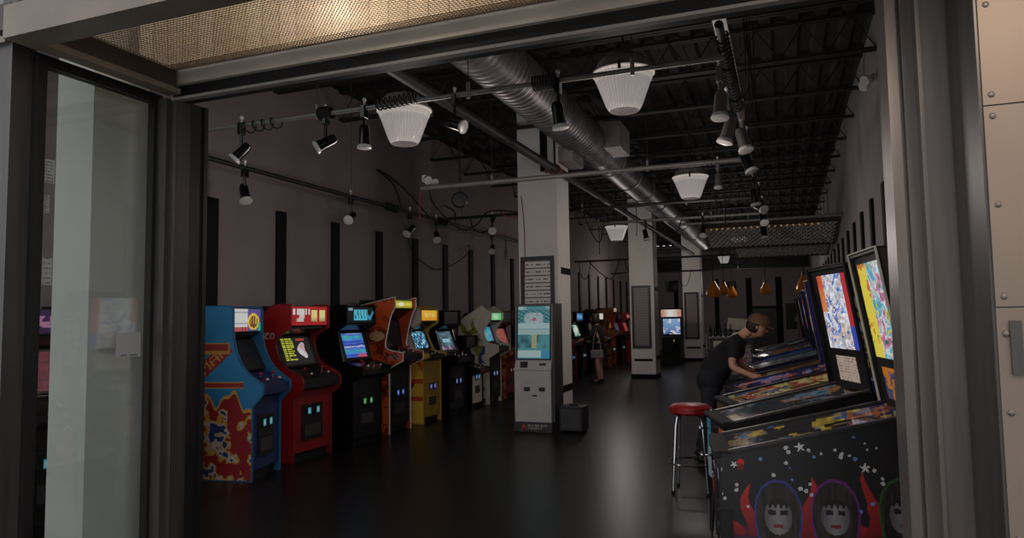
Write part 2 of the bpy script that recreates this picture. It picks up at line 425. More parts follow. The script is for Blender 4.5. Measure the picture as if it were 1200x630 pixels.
# paper notices stuck to the side glass
def notice(y0, y1, z0, z1, label, rows):
    t = thing('paper_notice', label, 'notice', (-3.044, (y0+y1)/2, (z0+z1)/2))
    hy, hz = (y1-y0)/2, (z1-z0)/2
    B(-.0016, .0, -hy, hy, -hz, hz).build('sheet', M['mgrey'], t)
    quad_art('print', [(.001, -hy, -hz), (.001, hy, -hz), (.001, hy, hz), (.001, -hy, hz)], 16, 22,
             lambda u, v: h(70, 72, 72) if (int(v*22) % rows == 1 and .1 < u < .9 and hsh(int(u*16), int(v*22), rows) > .25) else h(150, 150, 148), M['artm'], t)
notice(2.13, 2.185, 2.235, 2.34, 'small grey poster high on the near edge of the side glass', 3)
notice(2.125, 2.165, 2.10, 2.18, 'tiny grey sticker just below the high poster on the side glass', 2)
notice(2.14, 2.185, 1.78, 1.9, 'grey printed card on the side glass at the height of the far wall strips', 4)
notice(2.52, 2.66, 1.44, 1.56, 'wide blank-looking paper sheet on the side glass near the door frame', 99)

# canopy: frame of beams carrying expanded metal, a recessed lamp above it
cn = thing('entrance_canopy', 'tan beam frame carrying expanded metal mesh above the shop entrance', 'canopy', (-1, 2.2, 2.74))
def cp(nm, mb, mat): 
    o = mb.build(nm, mat, cn); o.location = (1, -2.2, -2.74); return o
cp('front_beam', MB().bb(-2.87, 3, 1.83, 1.90, 2.745, 2.88), M['beam'])
cp('side_beam', MB().bb(-2.99, -2.88, 1.86, 2.70, 2.80, 2.91), M['brown'])
cp('beam_flange', MB().bb(-2.93, -2.85, 1.9, 2.70, 2.772, 2.80).bb(-2.87, 3, 1.9, 1.955, 2.745, 2.765), M['beam'])
me_ = MB()
def mesh_sheet(mb, x0, x1, y0, y1, z, cx, cy, r):
    """expanded metal: zigzag strands meeting in diamonds, long way along x"""
    ny = max(2, round((y1-y0)/cy)); nx = max(2, round((x1-x0)/cx)); cx = (x1-x0)/nx; cy = (y1-y0)/ny
    for j in range(ny):
        for sgn in (0, 1):
            pts = []
            for i in range(2*nx+1):
                top = (i+sgn) % 2
                pts.append((x0+i*cx/2, y0+(j+top)*cy, z+(.003 if top else -.003)))
            N = len(pts); vs = []; fs = []
            for p in pts:
                vs += [(p[0], p[1]-r, p[2]-r*.8), (p[0], p[1]+r, p[2]), (p[0], p[1]-r*.2, p[2]+r*.8)]
            for i in range(N-1):
                for q in range(3):
                    fs.append((i*3+q, i*3+(q+1) % 3, i*3+3+(q+1) % 3, i*3+3+q))
            mb.add(vs, fs)
    return mb
cp('mesh_sheet', mesh_sheet(me_, -2.9, 1.5, 1.9, 2.70, 2.90, .036, .017, .0036), M['mesh'])
t = thing('soffit_lamp', 'bright round lamp glowing behind the canopy mesh', 'lamp', (-1.60, 2.45, 3.6))
MB().lathe([(.05, -.03), (.05, .0)], n=20).build('lamp_housing', M['mgrey'], t)
MB().lathe([(.02, -.05), (.04, -.042), (.043, -.03)], n=20).build('bulb', pm('lamp_glow', (1, .95, .88), (1, .93, .85), 3, .5, emit=2.5), t)
light('soffit_lamp_light', 'POINT', (0, -.1, -.3), SOFFIT_POWER*.8, (1, .92, .8), .05, parent=t)
t = thing('soffit_lamp', 'added unseen round lamp above the right end of the canopy', 'lamp', (.75, 1.7, 3.6))  # added unseen lamp to brighten the top of the facade panel
MB().lathe([(.05, -.03), (.05, .0)], n=20).build('lamp_housing', M['mgrey'], t)
MB().lathe([(.02, -.05), (.04, -.042), (.043, -.03)], n=20).build('bulb', bpy.data.materials['lamp_glow'], t)
light('soffit_lamp_light', 'POINT', (0, -.25, -.9), SOFFIT_POWER*1.0, (1, .80, .62), .08, parent=t)

# ================================================================== OVERHEAD
def pipe(label, pts, r, mat, hangers=(), group=None, clips=True):
    t = thing('track_pipe', label, 'pipe', pts[0])
    o = Vector(pts[0])
    MB().path([Vector(p)-o for p in pts], r, 10).build('pipe', mat, t, smooth=True)
    for p in hangers:
        q = Vector(p)-o
        MB().tube(q, (q.x, q.y, 4.998-o.z), .004, n=5).build('hanger_wire', M['dgrey'], t)
        MB().tube((q.x, q.y, q.z-.04), (q.x, q.y, q.z+.09), .016, n=8).build('hanger_clip', M['sheet'], t)
    return t
pipe('grey steel lighting pipe nearest the entrance, running past the two big lamps', [(-5.4, 5.04, 3.4), (-.34, 5.04, 3.4)], .02, M['greypipe'], [(-3.75, 5.04, 3.4), (-2.3, 5.04, 3.4), (-.98, 5.04, 3.4)])
pipe('long pale conduit crossing in front of the first white column', [(-4.6, 8.5, 3.4), (-.3, 8.5, 3.4)], .032, M['greypipe'], [(-3.55, 8.5, 3.4), (-1.5, 8.5, 3.4)])
pipe('thin black pipe behind the pale conduit, third across the room', [(-5.6, 11.3, 3.4), (-.3, 11.3, 3.4)], .026, M['blackpipe'], [(-3.1, 11.3, 3.4), (-1.4, 11.3, 3.4)])
pipe('grey pipe at the height of the small far lamp', [(-3.6, 13.2, 3.4), (-.3, 13.2, 3.4)], .03, M['greypipe'], [(-3.3, 13.2, 3.4), (-1.2, 13.2, 3.4)])
pipe('pale pipe just before the hanging mesh panels', [(-1.9, 14.1, 3.4), (XR-.02, 14.1, 3.4)], .03, M['greypipe'], [(-.6, 14.1, 3.4)])
pipe('far black pipe above the amber lamps', [(-5.6, 19.5, 3.2), (-.3, 19.5, 3.2)], .028, M['blackpipe'], [(-1.9, 19.5, 3.2), (-4.6, 19.5, 3.2)])
pipe('black pipe farthest back before the rear wall', [(-5.6, 24.0, 3.1), (-.3, 24.0, 3.1)], .03, M['blackpipe'], [(-1.4, 24.0, 3.1), (-4.3, 24.0, 3.1)])
pipe('black lighting pipe running along the left wall above the cabinets', [(-5.4, 5.4, 3.27), (-5.4, 16.5, 3.27)], .026, M['blackpipe'], [(-5.4, 8.0, 3.27), (-5.4, 11.5, 3.27), (-5.4, 14.5, 3.27)])
rail = pipe('black lighting rail running to the back along the right side', [(-.33, 4.6, 3.464), (-.33, 14.3, 3.464)], .028, M['blackpipe'], [(-.33, 7.3, 3.464), (-.33, 9.3, 3.464), (-.33, 11.6, 3.464), (-.33, 14, 3.464)])
t = tag(MB().bb(-.43, -.33, 3.6, 7.2, 3.79, 3.83).build('cable_channel', M['white']), 'flat pale metal channel above the right lighting rail', 'cable channel')

# coiled black cable on the first pipe and the rail
def coil(name, label, p0, p1, n, r, rad):
    p0, p1 = Vector(p0), Vector(p1); d = (p1-p0); a = d.normalized().orthogonal().normalized(); b = d.normalized().cross(a); pts = []
    N = n*10
    for i in range(N+1):
        q = 2*PI*i/10; pts.append(p0+d*(i/N)+(a*math.cos(q)+b*math.sin(q))*r)
    return tag(MB().path(pts, rad, 5).build(name, M['rubber']), label, 'cable')
coil('coiled_cable', 'loose black cable coil left of the first lamp bracket', (-4.55, 5.04, 3.37), (-4.15, 5.04, 3.38), 4, .05, .008)
coil('coiled_cable', 'tight black cable bundle beside the middle left spotlight', (-3.72, 5.04, 3.4), (-3.6, 5.04, 3.4), 9, .055, .008)
coil('coiled_cable', 'black cable coil above the left big lamp', (-3.15, 5.04, 3.41), (-2.75, 5.04, 3.43), 9, .045, .008)
coil('coiled_cable', 'black cable bundle over the spotlight in front of the round duct', (-1.75, 5.04, 3.4), (-1.55, 5.04, 3.4), 9, .055, .008)
coil('coiled_cable', 'thick black cable wound along the start of the right rail', (-.33, 4.8, 3.464), (-.33, 6.6, 3.464), 22, .042, .008)
coil('coiled_cable', 'black cable bundle on the left wall pipe near the second spotlight', (-5.4, 8.9, 3.27), (-5.4, 9.2, 3.27), 8, .05, .012)
coil('coiled_cable', 'black cable bundle on the left wall pipe near the fourth spotlight', (-5.4, 10.6, 3.27), (-5.4, 10.85, 3.27), 8, .05, .012)

def cable(label, pts, r=.007, mat='rubber', name='hanging_cable'):
    P = [Vector(p) for p in pts]; out = []
    for i in range(len(P)-1):
        a, b, c, d = P[max(i-1, 0)], P[i], P[i+1], P[min(i+2, len(P)-1)]
        for k in range(6):
            t = k/6; out.append(.5*((2*b)+(c-a)*t+(2*a-5*b+4*c-d)*t*t+(3*b-a-3*c+d)*t**3))
    out.append(P[-1])
    return tag(MB().path(out, r, 5).build(name, M[mat]), label, 'cable')
cable('red cable drooping from the third pipe beside the column', [(-4.55, 11.2, 3.5), (-4.4, 11.2, 3.35), (-3.9, 11.25, 3.33), (-3.42, 11.22, 3.44), (-3.3, 11.25, 3.44)], .008, 'redcable')
cable('red cable hanging down the front of the first column to the frame', [(-3.78, 10.22, 3.5), (-3.75, 10.24, 3.1), (-3.74, 10.24, 2.6), (-3.76, 10.24, 2.0), (-3.75, 10.24, 1.85)], .006, 'redcable')
cable('red cable dropping from the pale conduit on the left', [(-4.58, 8.5, 3.44), (-4.62, 8.5, 3.3), (-4.63, 8.5, 2.95)], .006, 'redcable')
cable('black V of cable from the wall down to the left pipe', [(-5.4, 9.35, 3.30), (-5.6, 9.45, 3.7), (-5.94, 9.5, 3.98), (-5.55, 9.6, 3.7), (-5.4, 10.2, 3.30)], .012)
cable('black cable looping from the wall to the left pipe end', [(-5.4, 11.2, 3.3), (-5.55, 11.5, 3.55), (-5.945, 11.9, 3.75)], .012)
cable('black cable tangle hanging beside the fan spotlight', [(-4.5, 8.53, 3.4), (-4.55, 8.8, 3.2), (-4.5, 9.5, 2.95), (-4.4, 9.9, 3.05), (-4.3, 10.2, 3.3), (-4.2, 11.28, 3.42)], .012)
cable('thin black cable sagging above the wall strips', [(-5.945, 10.4, 3.2), (-5.9, 10.6, 2.75), (-5.8, 11.2, 2.5), (-5.8, 12.0, 2.65), (-5.8, 12.6, 2.9), (-5.945, 13.0, 3.1)], .01)
cable('black cable loop hanging under the rail by the third spotlight', [(-.75, 8.5, 3.38), (-.72, 8.5, 2.95), (-.64, 8.5, 2.88), (-.55, 8.5, 2.98), (-.52, 8.5, 3.38)], .008)
cable('black cable loop hanging behind the first column', [(-3.1, 11.3, 3.4), (-2.95, 11.3, 3.0), (-2.8, 11.3, 2.85), (-2.7, 11.3, 3.38)], .01)
cable('drooping black cable between far pipes on the left', [(-5.2, 19.5, 3.2), (-4.8, 19.5, 2.8), (-4.5, 19.5, 2.7), (-4.3, 19.5, 3.2)], .014)

for lab, x, y, z, zl in [('thin black cord dropping from the pale conduit near its right end', -.62, 8.5, 3.4, .75), ('thin black cord dropping from the third pipe between the columns', -2.2, 11.3, 3.4, .5),
                         ('thin cord hanging from the grey pipe left of the far lamp', -3.3, 13.2, 3.4, .6)]:
    cable(lab, [(x, y, z), (x+.01, y, z-zl*.5), (x, y, z-zl)], .008)
for i, (x, y, w, d, lab) in enumerate([(-4.9, 11.3, .5, .28, 'black cable sagging in a wide loop under the third pipe at the left'), (-5.3, 19.5, .35, .5, 'narrow black cable loop under the far pipe at the left wall'),
        (-3.9, 19.5, .5, .35, 'black cable loop under the far pipe just right of the left row'), (-4.6, 24.0, .7, .45, 'black cable loop under the farthest pipe left of the second column'),
        (-3.1, 24.0, .4, .5, 'black cable loop under the farthest pipe near the third column'), (-1.9, 13.2, .35, .3, 'black cable loop under the grey pipe beside the duct'), (-1.1, 19.5, .5, .3, 'black cable loop under the far pipe beneath the mesh panels')]):
    z = 3.4 if y < 15 else (3.2 if y < 20 else 3.1)
    cable(lab, [(x-w/2, y, z), (x-w*.35, y, z-d*.8), (x, y+.02, z-d), (x+w*.3, y, z-d*.7), (x+w/2, y, z)], .011)
for y in (5.7, 6.3, 6.9, 8.1): cable('thin straight wire above the right rail, %s' % {5.7: 'nearest the entrance', 6.3: 'second from the entrance', 6.9: 'third from the entrance', 8.1: 'just before the pale conduit'}[y], [(-.22, y, 3.47), (-.22, y, 4.2), (-.22, y, 4.99)], .005)
t = thing('wall_speaker', 'small black speaker box beside the left door frame above the first pipe', 'speaker', (-5.35, 5.04, 3.55))
MB().bb(-.11, .11, -.09, .09, -.08, .1).build('housing', M['black'], t, bev=.01)
MB().lathe([(.06, 0), (.055, .006), (.02, .012)], (0, -.09, .01), (0, -1, 0), 16).build('cone', M['dgrey'], t)
MB().bb(-.02, .02, -.02, .02, -.15, -.08).build('bracket', M['black'], t)
# track spotlights ---------------------------------------------------
def spotlight(label, p, aim, s=1.0, mat='gloss', group=None):
    t = thing('track_spotlight', label, 'spotlight', p)
    aim = Vector(aim).normalized()
    MB().bb(-.018*s, .018*s, -.03*s, .03*s, -.05*s, .045*s).build('clamp', M[mat], t, bev=.004)
    MB().tube((0, 0, .045*s), (0, 0, .085*s), .008*s, n=8).ball((0, 0, .09*s), .016*s, 8).build('thumb_screw', M['lens'], t, smooth=True)
    MB().tube((0, 0, -.05*s), (0, 0, -.16*s), .011*s, n=8).build('stem', M[mat], t)
    c = Vector((0, 0, -.19*s))
    MB().lathe([(.0, -.075*s), (.03*s, -.085*s), (.038*s, -.06*s), (.04*s, .03*s), (.044*s, .06*s)], c, aim, 16).build('lamp_body', M[mat], t, smooth=True)
    MB().lathe([(.042*s, .058*s), (.052*s, .07*s), (.054*s, .086*s), (.04*s, .09*s), (.001, .088*s)], c, aim, 18).build('lamp_head', M['lens'], t, smooth=True)
    return t
spotlight('leftmost black spotlight on the first pipe, aimed down to the left', (-4.58, 5.04, 3.37), (-.55, -.4, -.75), 1.15)
spotlight('black spotlight on the first pipe beside the tight cable bundle', (-3.66, 5.04, 3.36), (-.75, -.5, -.5), 1.15)
spotlight('black spotlight hanging straight down left of the first big lamp', (-3.27, 5.04, 3.37), (0, 0, -1), 1.15)
spotlight('black spotlight below the first pipe in front of the round duct', (-1.55, 5.04, 3.36), (.12, .1, -1), 1.2)
spotlight('black spotlight aimed right beside the sprinkler pipe', (-2.42, 5.04, 3.36), (.9, -.1, -.35), 1.05)
for i, (y, dx, aim, lab, s) in enumerate([
    (5.45, -.07, (-.05, -.2, -1), 'silver spotlight nearest the entrance on the right rail', 1.25),
    (6.2, -.07, (-.3, -.1, -1), 'tilted silver spotlight, second along the right rail', 1.3),
    (6.6, .03, (.25, -.2, -1), 'black spotlight with white rim just behind the tilted silver one on the right rail', 1.3),
    (7.6, .02, (.4, -.1, -1), 'black spotlight below the pale conduit end on the right rail', 1.3),
    (8.5, -.35, (0, 0, -1), 'small silver spotlight hanging from the end of the pale conduit', 1.0),
    (9.9, .0, (.1, .1, -.9), 'black spotlight midway along the right rail', 1.3),
    (10.9, .03, (.5, -.6, -.4), 'spotlight with white head turned to the entrance on the right rail', 1.3),
    (12.2, .04, (.2, -.6, -.7), 'black spotlight before the mesh panels on the right rail', 1.3),
    (14.1, .0, (.1, -.2, -1), 'black spotlight in front of the first mesh panel', 1.4)]):
    spotlight(lab, (-.33+dx, y, 3.42 if y != 8.5 else 3.36), aim, s, 'steel' if 'silver' in lab else 'gloss')
for y, aim, lab in [(6.0, (.35, -.2, -.8), 'black spotlight at the near end of the left wall pipe by the door frame'),
                    (8.0, (.1, -.5, -.3), 'black spotlight above the first wall strip on the left'),
                    (9.6, (-.2, -.8, -.7), 'black spotlight under the V of cable on the left pipe'),
                    (10.5, (.3, -.5, -.6), 'black spotlight above the third wall strip on the left'),
                    (12.9, (.2, -.7, -.6), 'black spotlight near the column on the left pipe'),
                    (15.3, (.1, -.4, -.9), 'farthest black spotlight on the left pipe, behind the column')]:
    spotlight(lab, (-5.4, y, 3.23), aim, 1.25)
spotlight('shiny spotlight hanging below the cable tangle left of the column', (-4.72, 11.3, 3.34), (.3, -.8, .2), 1.3)
spotlight('small spotlight hanging from the far pipe before the second column', (-2.4, 13.2, 3.36), (.2, 0, -1), 1.2)
spotlight('small round spotlight on the grey pipe left of the rail', (-1.35, 13.2, 3.36), (0, -.5, -.8), 1.2)
# fixture with a dark round drum left of the column
t = thing('drum_fixture', 'dark round drum fixture hanging among cables left of the column', 'light fixture', (-4.35, 9.2, 3.33))
MB().lathe([(.02, -.08), (.1, -.07), (.12, 0), (.1, .08), (.02, .09)], (0, 0, 0), (.4, -.9, -.1), 20).build('drum', M['black'], t, smooth=True)
MB().tube((0, 0, .1), (0, 0, 1.17), .008).build('rod', M['black'], t)
# emergency light heads
def emergency(label, p, d):
    t = thing('emergency_light', label, 'emergency light', p)
    MB().bb(-.03, .03, -.1, .1, -.05, .05).build('battery_box', M['white'], t, bev=.008)
    for s in (-1, 1):
        MB().lathe([(.03, -.05), (.055, .0), (.06, .04), (.02, .045)], (d*.08, s*.1-.05, -.03), (d*.7, -.5, -.5), 16).build('lamp_head', M['lens'], t, smooth=True)
emergency('white twin-head emergency light high on the right wall', (XR-.03, 8.75, 4.22), -1)
emergency('small twin-head emergency light at the left end of the pale conduit', (-4.62, 8.7, 3.56), 1)

# big prismatic pendant lamps ----------------------------------------
def pot(label, x, y, z=3.62, on=True):
    t = thing('pendant_lamp', label, 'lamp', (x, y, z))
    sh = MB().lathe([(.127, -.239), (.138, -.225), (.158, -.19), (.232, .012), (.236, .02)], n=48, caps=False).build('lamp_shade', M['shade'], t, smooth=True)
    MB().lathe([(.236, .02), (.242, .03), (.256, .075), (.268, .08), (.27, .092), (.25, .1)], n=48, caps=False).build('shade_band', M['band_g'], t, smooth=True)
    MB().lathe([(.001, -.236), (.08, -.239), (.127, -.24)], n=40, caps=False).build('shade_bottom', M['lens_b'], t, smooth=True)
    MB().lathe([(.268, .085), (.27, .105), (.24, .125), (.225, .18), (.19, .225), (.12, .25), (.03, .255)], n=32).build('lamp_housing', M['mgrey'], t, smooth=True)
    m = MB(); n = 26
    L = 4.998-z-.25
    for i in range(int(L/.05)): m.lathe([(.009, -.025), (.014, 0), (.009, .025)], (0, 0, .25+i*.05), (0, 0, 1), 6)
    m.build('chain', M['dgrey'], t)
    for a in (.6, 2.7, 4.8):
        MB().bb(-.012, .012, -.012, .012, .05, .12).build('latch', M['dgrey'], t).location = (.268*math.cos(a), .268*math.sin(a), 0)
    light('lamp_light', 'POINT', (0, 0, -1.0), POT_POWER, (1, .90, .86), .22, parent=t)
    return t
pot('large prismatic pendant lamp on the right, nearest the entrance beside the duct', -1.24, 5.97)
pot('large prismatic pendant lamp on the left above the first cabinets', -3.42, 5.98, 3.56)
pot('medium-looking prismatic pendant lamp below the round duct on the right', -1.28, 10.91)
pot('small-looking prismatic pendant lamp between the first two columns', -3.62, 16.2)
pot('farthest prismatic pendant lamp behind the mesh panels', -1.28, 22.8, 3.9)
pot('added prismatic pendant lamp over the far end of the left row', -4.7, 24.0, 3.9)  # added lamp to lift the dark back of the room
pot('added prismatic pendant lamp nearest the rear wall', -2.2, 29.0, 3.9)  # added lamp that brightens the rear wall

# ducts ---------------------------------------------------------------
DX, DZ, DR = -2.64, 4.2, .275
t = thing('spiral_duct', 'big galvanised spiral duct running back under the roof', 'duct', (DX, 3.2, DZ))
prof = []; zz = 0.0
while zz < 7.3:
    prof += [(DR, zz), (DR, zz+.075), (DR+.011, zz+.085), (DR+.011, zz+.1)]; zz += .11
MB().lathe(prof, ax=(0, 1, 0), n=40, caps=True).build('spiral_tube', M['duct'], t, smooth=True)
MB().bb(.16, .50, 6.75, 7.45, -.14, .25).build('junction_box', M['sheet'], t, bev=.01)
MB().bb(-.27, -.05, 6.2, 6.75, -.42, -.18).build('takeoff_box', M['sheet'], t, bev=.008)
MB().lathe([(.262, 7.2), (.262, 22.6)], ax=(0, 1, 0), n=40).build('smooth_tube', M['duct'], t, smooth=True)
for q in (8.2, 9.6, 11.0, 12.6, 14.4, 16.5, 19): MB().lathe([(.262, 0), (.276, .01), (.276, .05), (.262, .06)], (0, q, 0), (0, 1, 0), 40).build('seam_ring', M['duct'], t, smooth=True)
for q in (1.1, 3.95, 6.8, 9.6): MB().bb(-.012, .012, q-.01, q+.01, .2, .3).build('strap', M['dgrey'], t)
t = thing('sprinkler_pipe', 'thick black sprinkler pipe running beside the round duct past the column', 'pipe', (-2.98, 3.3, 3.68))
MB().tube((0, 0, 0), (0, 22.2, .1), .055, n=16).build('pipe', M['blackpipe'], t, smooth=True)
o = MB().lathe([(.06, -.05), (.085, -.03), (.085, .03), (.06, .05)], (0, 6.15, .02), (0, 1, 0), 16).bb(-.14, .1, 6.12, 6.18, -.02, .03); o.build('clamp', M['rust'], t, smooth=True)
MB().tube((-.0, 6.15, .06), (-.0, 6.15, 1.31), .014, n=8).build('hanger_rod', M['black'], t)
MB().tube((-.27, 6.6, .1), (-.27, 6.6, 1.3), .02, n=8).build('hanger_rod', M['black'], t)
t = thing('sprinkler_pipe', 'thin dark pipe just left of the thick sprinkler pipe near the header', 'pipe', (-3.11, 3.3, 3.74))
MB().tube((0, 0, 0), (0, 6.7, .02), .03, n=12).build('pipe', M['blackpipe'], t, smooth=True)

# hanging mesh panels at the back ---------------------------------------
def canopy(label, x0, x1, y0, y1, z, zr):
    ox = (x0+x1)/2; t = thing('mesh_panel', label, 'mesh panel', (ox, y0, z))
    tilt = math.atan2(zr-z, y1-y0); t.rotation_euler = (tilt, 0, 0)
    a, b, d = x0-ox, x1-ox, math.hypot(y1-y0, zr-z)
    MB().bb(a, b, -.03, .03, -.03, .06).build('front_rail', M['brown'], t)
    MB().bb(a, b, d-.03, d+.03, -.03, .06).build('rear_rail', M['brown'], t)
    for q in (a, b-.05): MB().bb(q, q+.05, .03, d-.03, -.02, .05).build('side_rail', M['brown'], t)
    mesh_sheet(MB(), a, b, .03, d-.03, 0, .2, .26, .034).build('mesh_sheet', M['white'], t)
    for q in (a+.2, b-.2):
        for e in (.1, d-.1):
            p = Vector((q, e, .02)); k = 4.998-(z+e*math.sin(tilt))
            MB().tube(p, (q, e+k*math.sin(tilt), .02+k*math.cos(tilt)), .006, n=5).build('hanger_wire', M['dgrey'], t)
canopy('long pale mesh panel hanging over the pinball row, nearer of the two', -1.55, 1.03, 14.7, 16.2, 3.40, 3.10)
canopy('shorter pale mesh panel hanging behind the long one', -1.1, 1.0, 16.9, 18.2, 3.20, 3.02)
t = thing('string_light', 'row of small warm bulbs along the front of the mesh panel', 'string light', (-.3, 14.64, 3.36))
MB().path([(-1.2, 0, 0), (1.1, 0, 0)], .006, 5).build('cord', M['rubber'], t)
gm = pm('warm_bulb', (1, .62, .3), (1, .5, .2), 4, .4, emit=.12)
for i in range(20): MB().ball((-1.15+i*.11, 0, -.03), .022, 8).build('bulb', gm, t, smooth=True)
# amber pendants
for i, (x, z, lab) in enumerate([(-1.96, 2.36, 'amber glass pendant, leftmost of the cluster of three'), (-1.72, 2.40, 'amber glass pendant in the middle of the cluster of three'), (-1.52, 2.3, 'amber glass pendant, rightmost and lowest of the cluster of three'),
                                 (-.53, 2.36, 'single amber glass pendant above the pinball player'), (.5, 2.46, 'amber glass pendant near the right wall beside the back glasses')]):
    s = 1.35 if i in (0, 4) else 1.0
    t = thing('amber_pendant', lab, 'lamp', (x, (21.4, 22.0, 22.6, 21.9, 21.9)[i], z))
    MB().lathe([(.04, .2*s), (.07*s, .12*s), (.14*s, 0), (.16*s, -.1*s), (.12*s, -.16*s), (.02, -.17*s)], n=20).build('lamp_shade', M['amber'], t, smooth=True)
    MB().tube((0, 0, .19*s), (0, 0, 4.998-z), .008, n=5).build('cord', M['rubber'], t)
    MB().lathe([(.045, .19*s), (.045, .26*s)], n=12).build('cap', M['black'], t)

# ================================================================== ARCADE CABINETS (left row)
def inpoly(poly, x, z):
    c = False; n = len(poly)
    for i in range(n):
        x1, z1 = poly[i]; x2, z2 = poly[(i+1) % n]
        if (z1 > z) != (z2 > z) and x < (x2-x1)*(z-z1)/(z2-z1)+x1: c = not c
    return c
def smoothpoly(pts, idx):
    """round the listed corners with a quadratic arc"""
    out = []; n = len(pts)
    for i, p in enumerate(pts):
        if i in idx:
            a, b = pts[i-1], pts[(i+1) % n]; k = idx[i]
            for t in [0, .25, .5, .75, 1]:
                p0 = (p[0]+(a[0]-p[0])*k, p[1]+(a[1]-p[1])*k); p1 = (p[0]+(b[0]-p[0])*k, p[1]+(b[1]-p[1])*k)
                out.append(((1-t)**2*p0[0]+2*t*(1-t)*p[0]+t*t*p1[0], (1-t)**2*p0[1]+2*t*(1-t)*p[1]+t*t*p1[1]))
        else: out.append(p)
    return out
PROF = {
 'classic': smoothpoly([(0,0),(.66,0),(.66,.74),(.78,.86),(.78,.97),(.56,1.12),(.44,1.40),(.44,1.78),(0,1.78)], {3:.4,5:.45,6:.45,7:.15}),
 'bulge': smoothpoly([(0,0),(.64,0),(.64,.72),(.78,.80),(.78,.98),(.46,1.10),(.36,1.40),(.60,1.52),(.60,1.81),(.30,1.81),(0,1.45)], {3:.4,4:.4,5:.4,6:.4,9:.3,10:.3}),
 'fin': smoothpoly([(0,0),(.62,0),(.62,.92),(.84,1.03),(.84,1.14),(.60,1.18),(.54,1.24),(.64,1.66),(.72,1.80),(.72,1.93),(.02,1.80)], {5:.3,6:.35,7:.3}),
 'yellow': smoothpoly([(0,0),(.66,0),(.66,.98),(.76,1.02),(.76,1.08),(.54,1.12),(.40,1.42),(.62,1.55),(.62,1.78),(.3,1.86),(0,1.70)], {5:.25,6:.4,9:.4}),
 'hex': smoothpoly([(0,0),(.64,0),(.64,.86),(.84,.98),(.84,1.10),(.62,1.16),(.52,1.36),(.70,1.60),(.70,1.72),(.50,1.86),(.16,1.66),(0,1.55)], {5:.25,6:.3}),
 'plain': [(0,0),(.64,0),(.64,.80),(.80,.88),(.80,.98),(.48,1.05),(.38,1.42),(.54,1.50),(.54,1.76),(0,1.76)],
}
GEO = {  # screen bottom, screen top, marquee f / z0 / z1, control slab
 'classic': ((.52,1.08),(.36,1.42),(.425,1.50,1.755),(.97,.86,.78)),
 'bulge':   ((.50,1.06),(.36,1.43),(.585,1.55,1.79),(.96,.84,.78)),
 'fin':     ((.52,1.20),(.46,1.60),(.66,1.77,1.90),(1.12,1.02,.84)),
 'yellow':  ((.52,1.12),(.40,1.43),(.60,1.58,1.76),(1.06,1.0,.76)),
 'hex':     ((.56,1.14),(.46,1.46),(.66,1.57,1.72),(1.08,.98,.84)),
 'plain':   ((.50,1.05),(.38,1.41),(.52,1.53,1.73),(.96,.88,.80)),
}
black = lambda u, v: (.004, .004, .005)
def coin_glow(parent, f, y, z, w, col, name='coin_slot'):
    o = B(f, f+.012, y-w/2, y+w/2, z-.05, z+.05).build(name, M['black'], parent)
    quad_art('slot_light', [(f+.014, y-w*.3, z-.035), (f+.014, y+w*.3, z-.035), (f+.014, y+w*.3, z+.035), (f+.014, y-w*.3, z+.035)], 6, 6,
             lambda u, v: mixc(h(*col), h(235, 245, 250), 1-2.4*math.hypot(u-.45, v-.5)), M['lit_lo'], o)
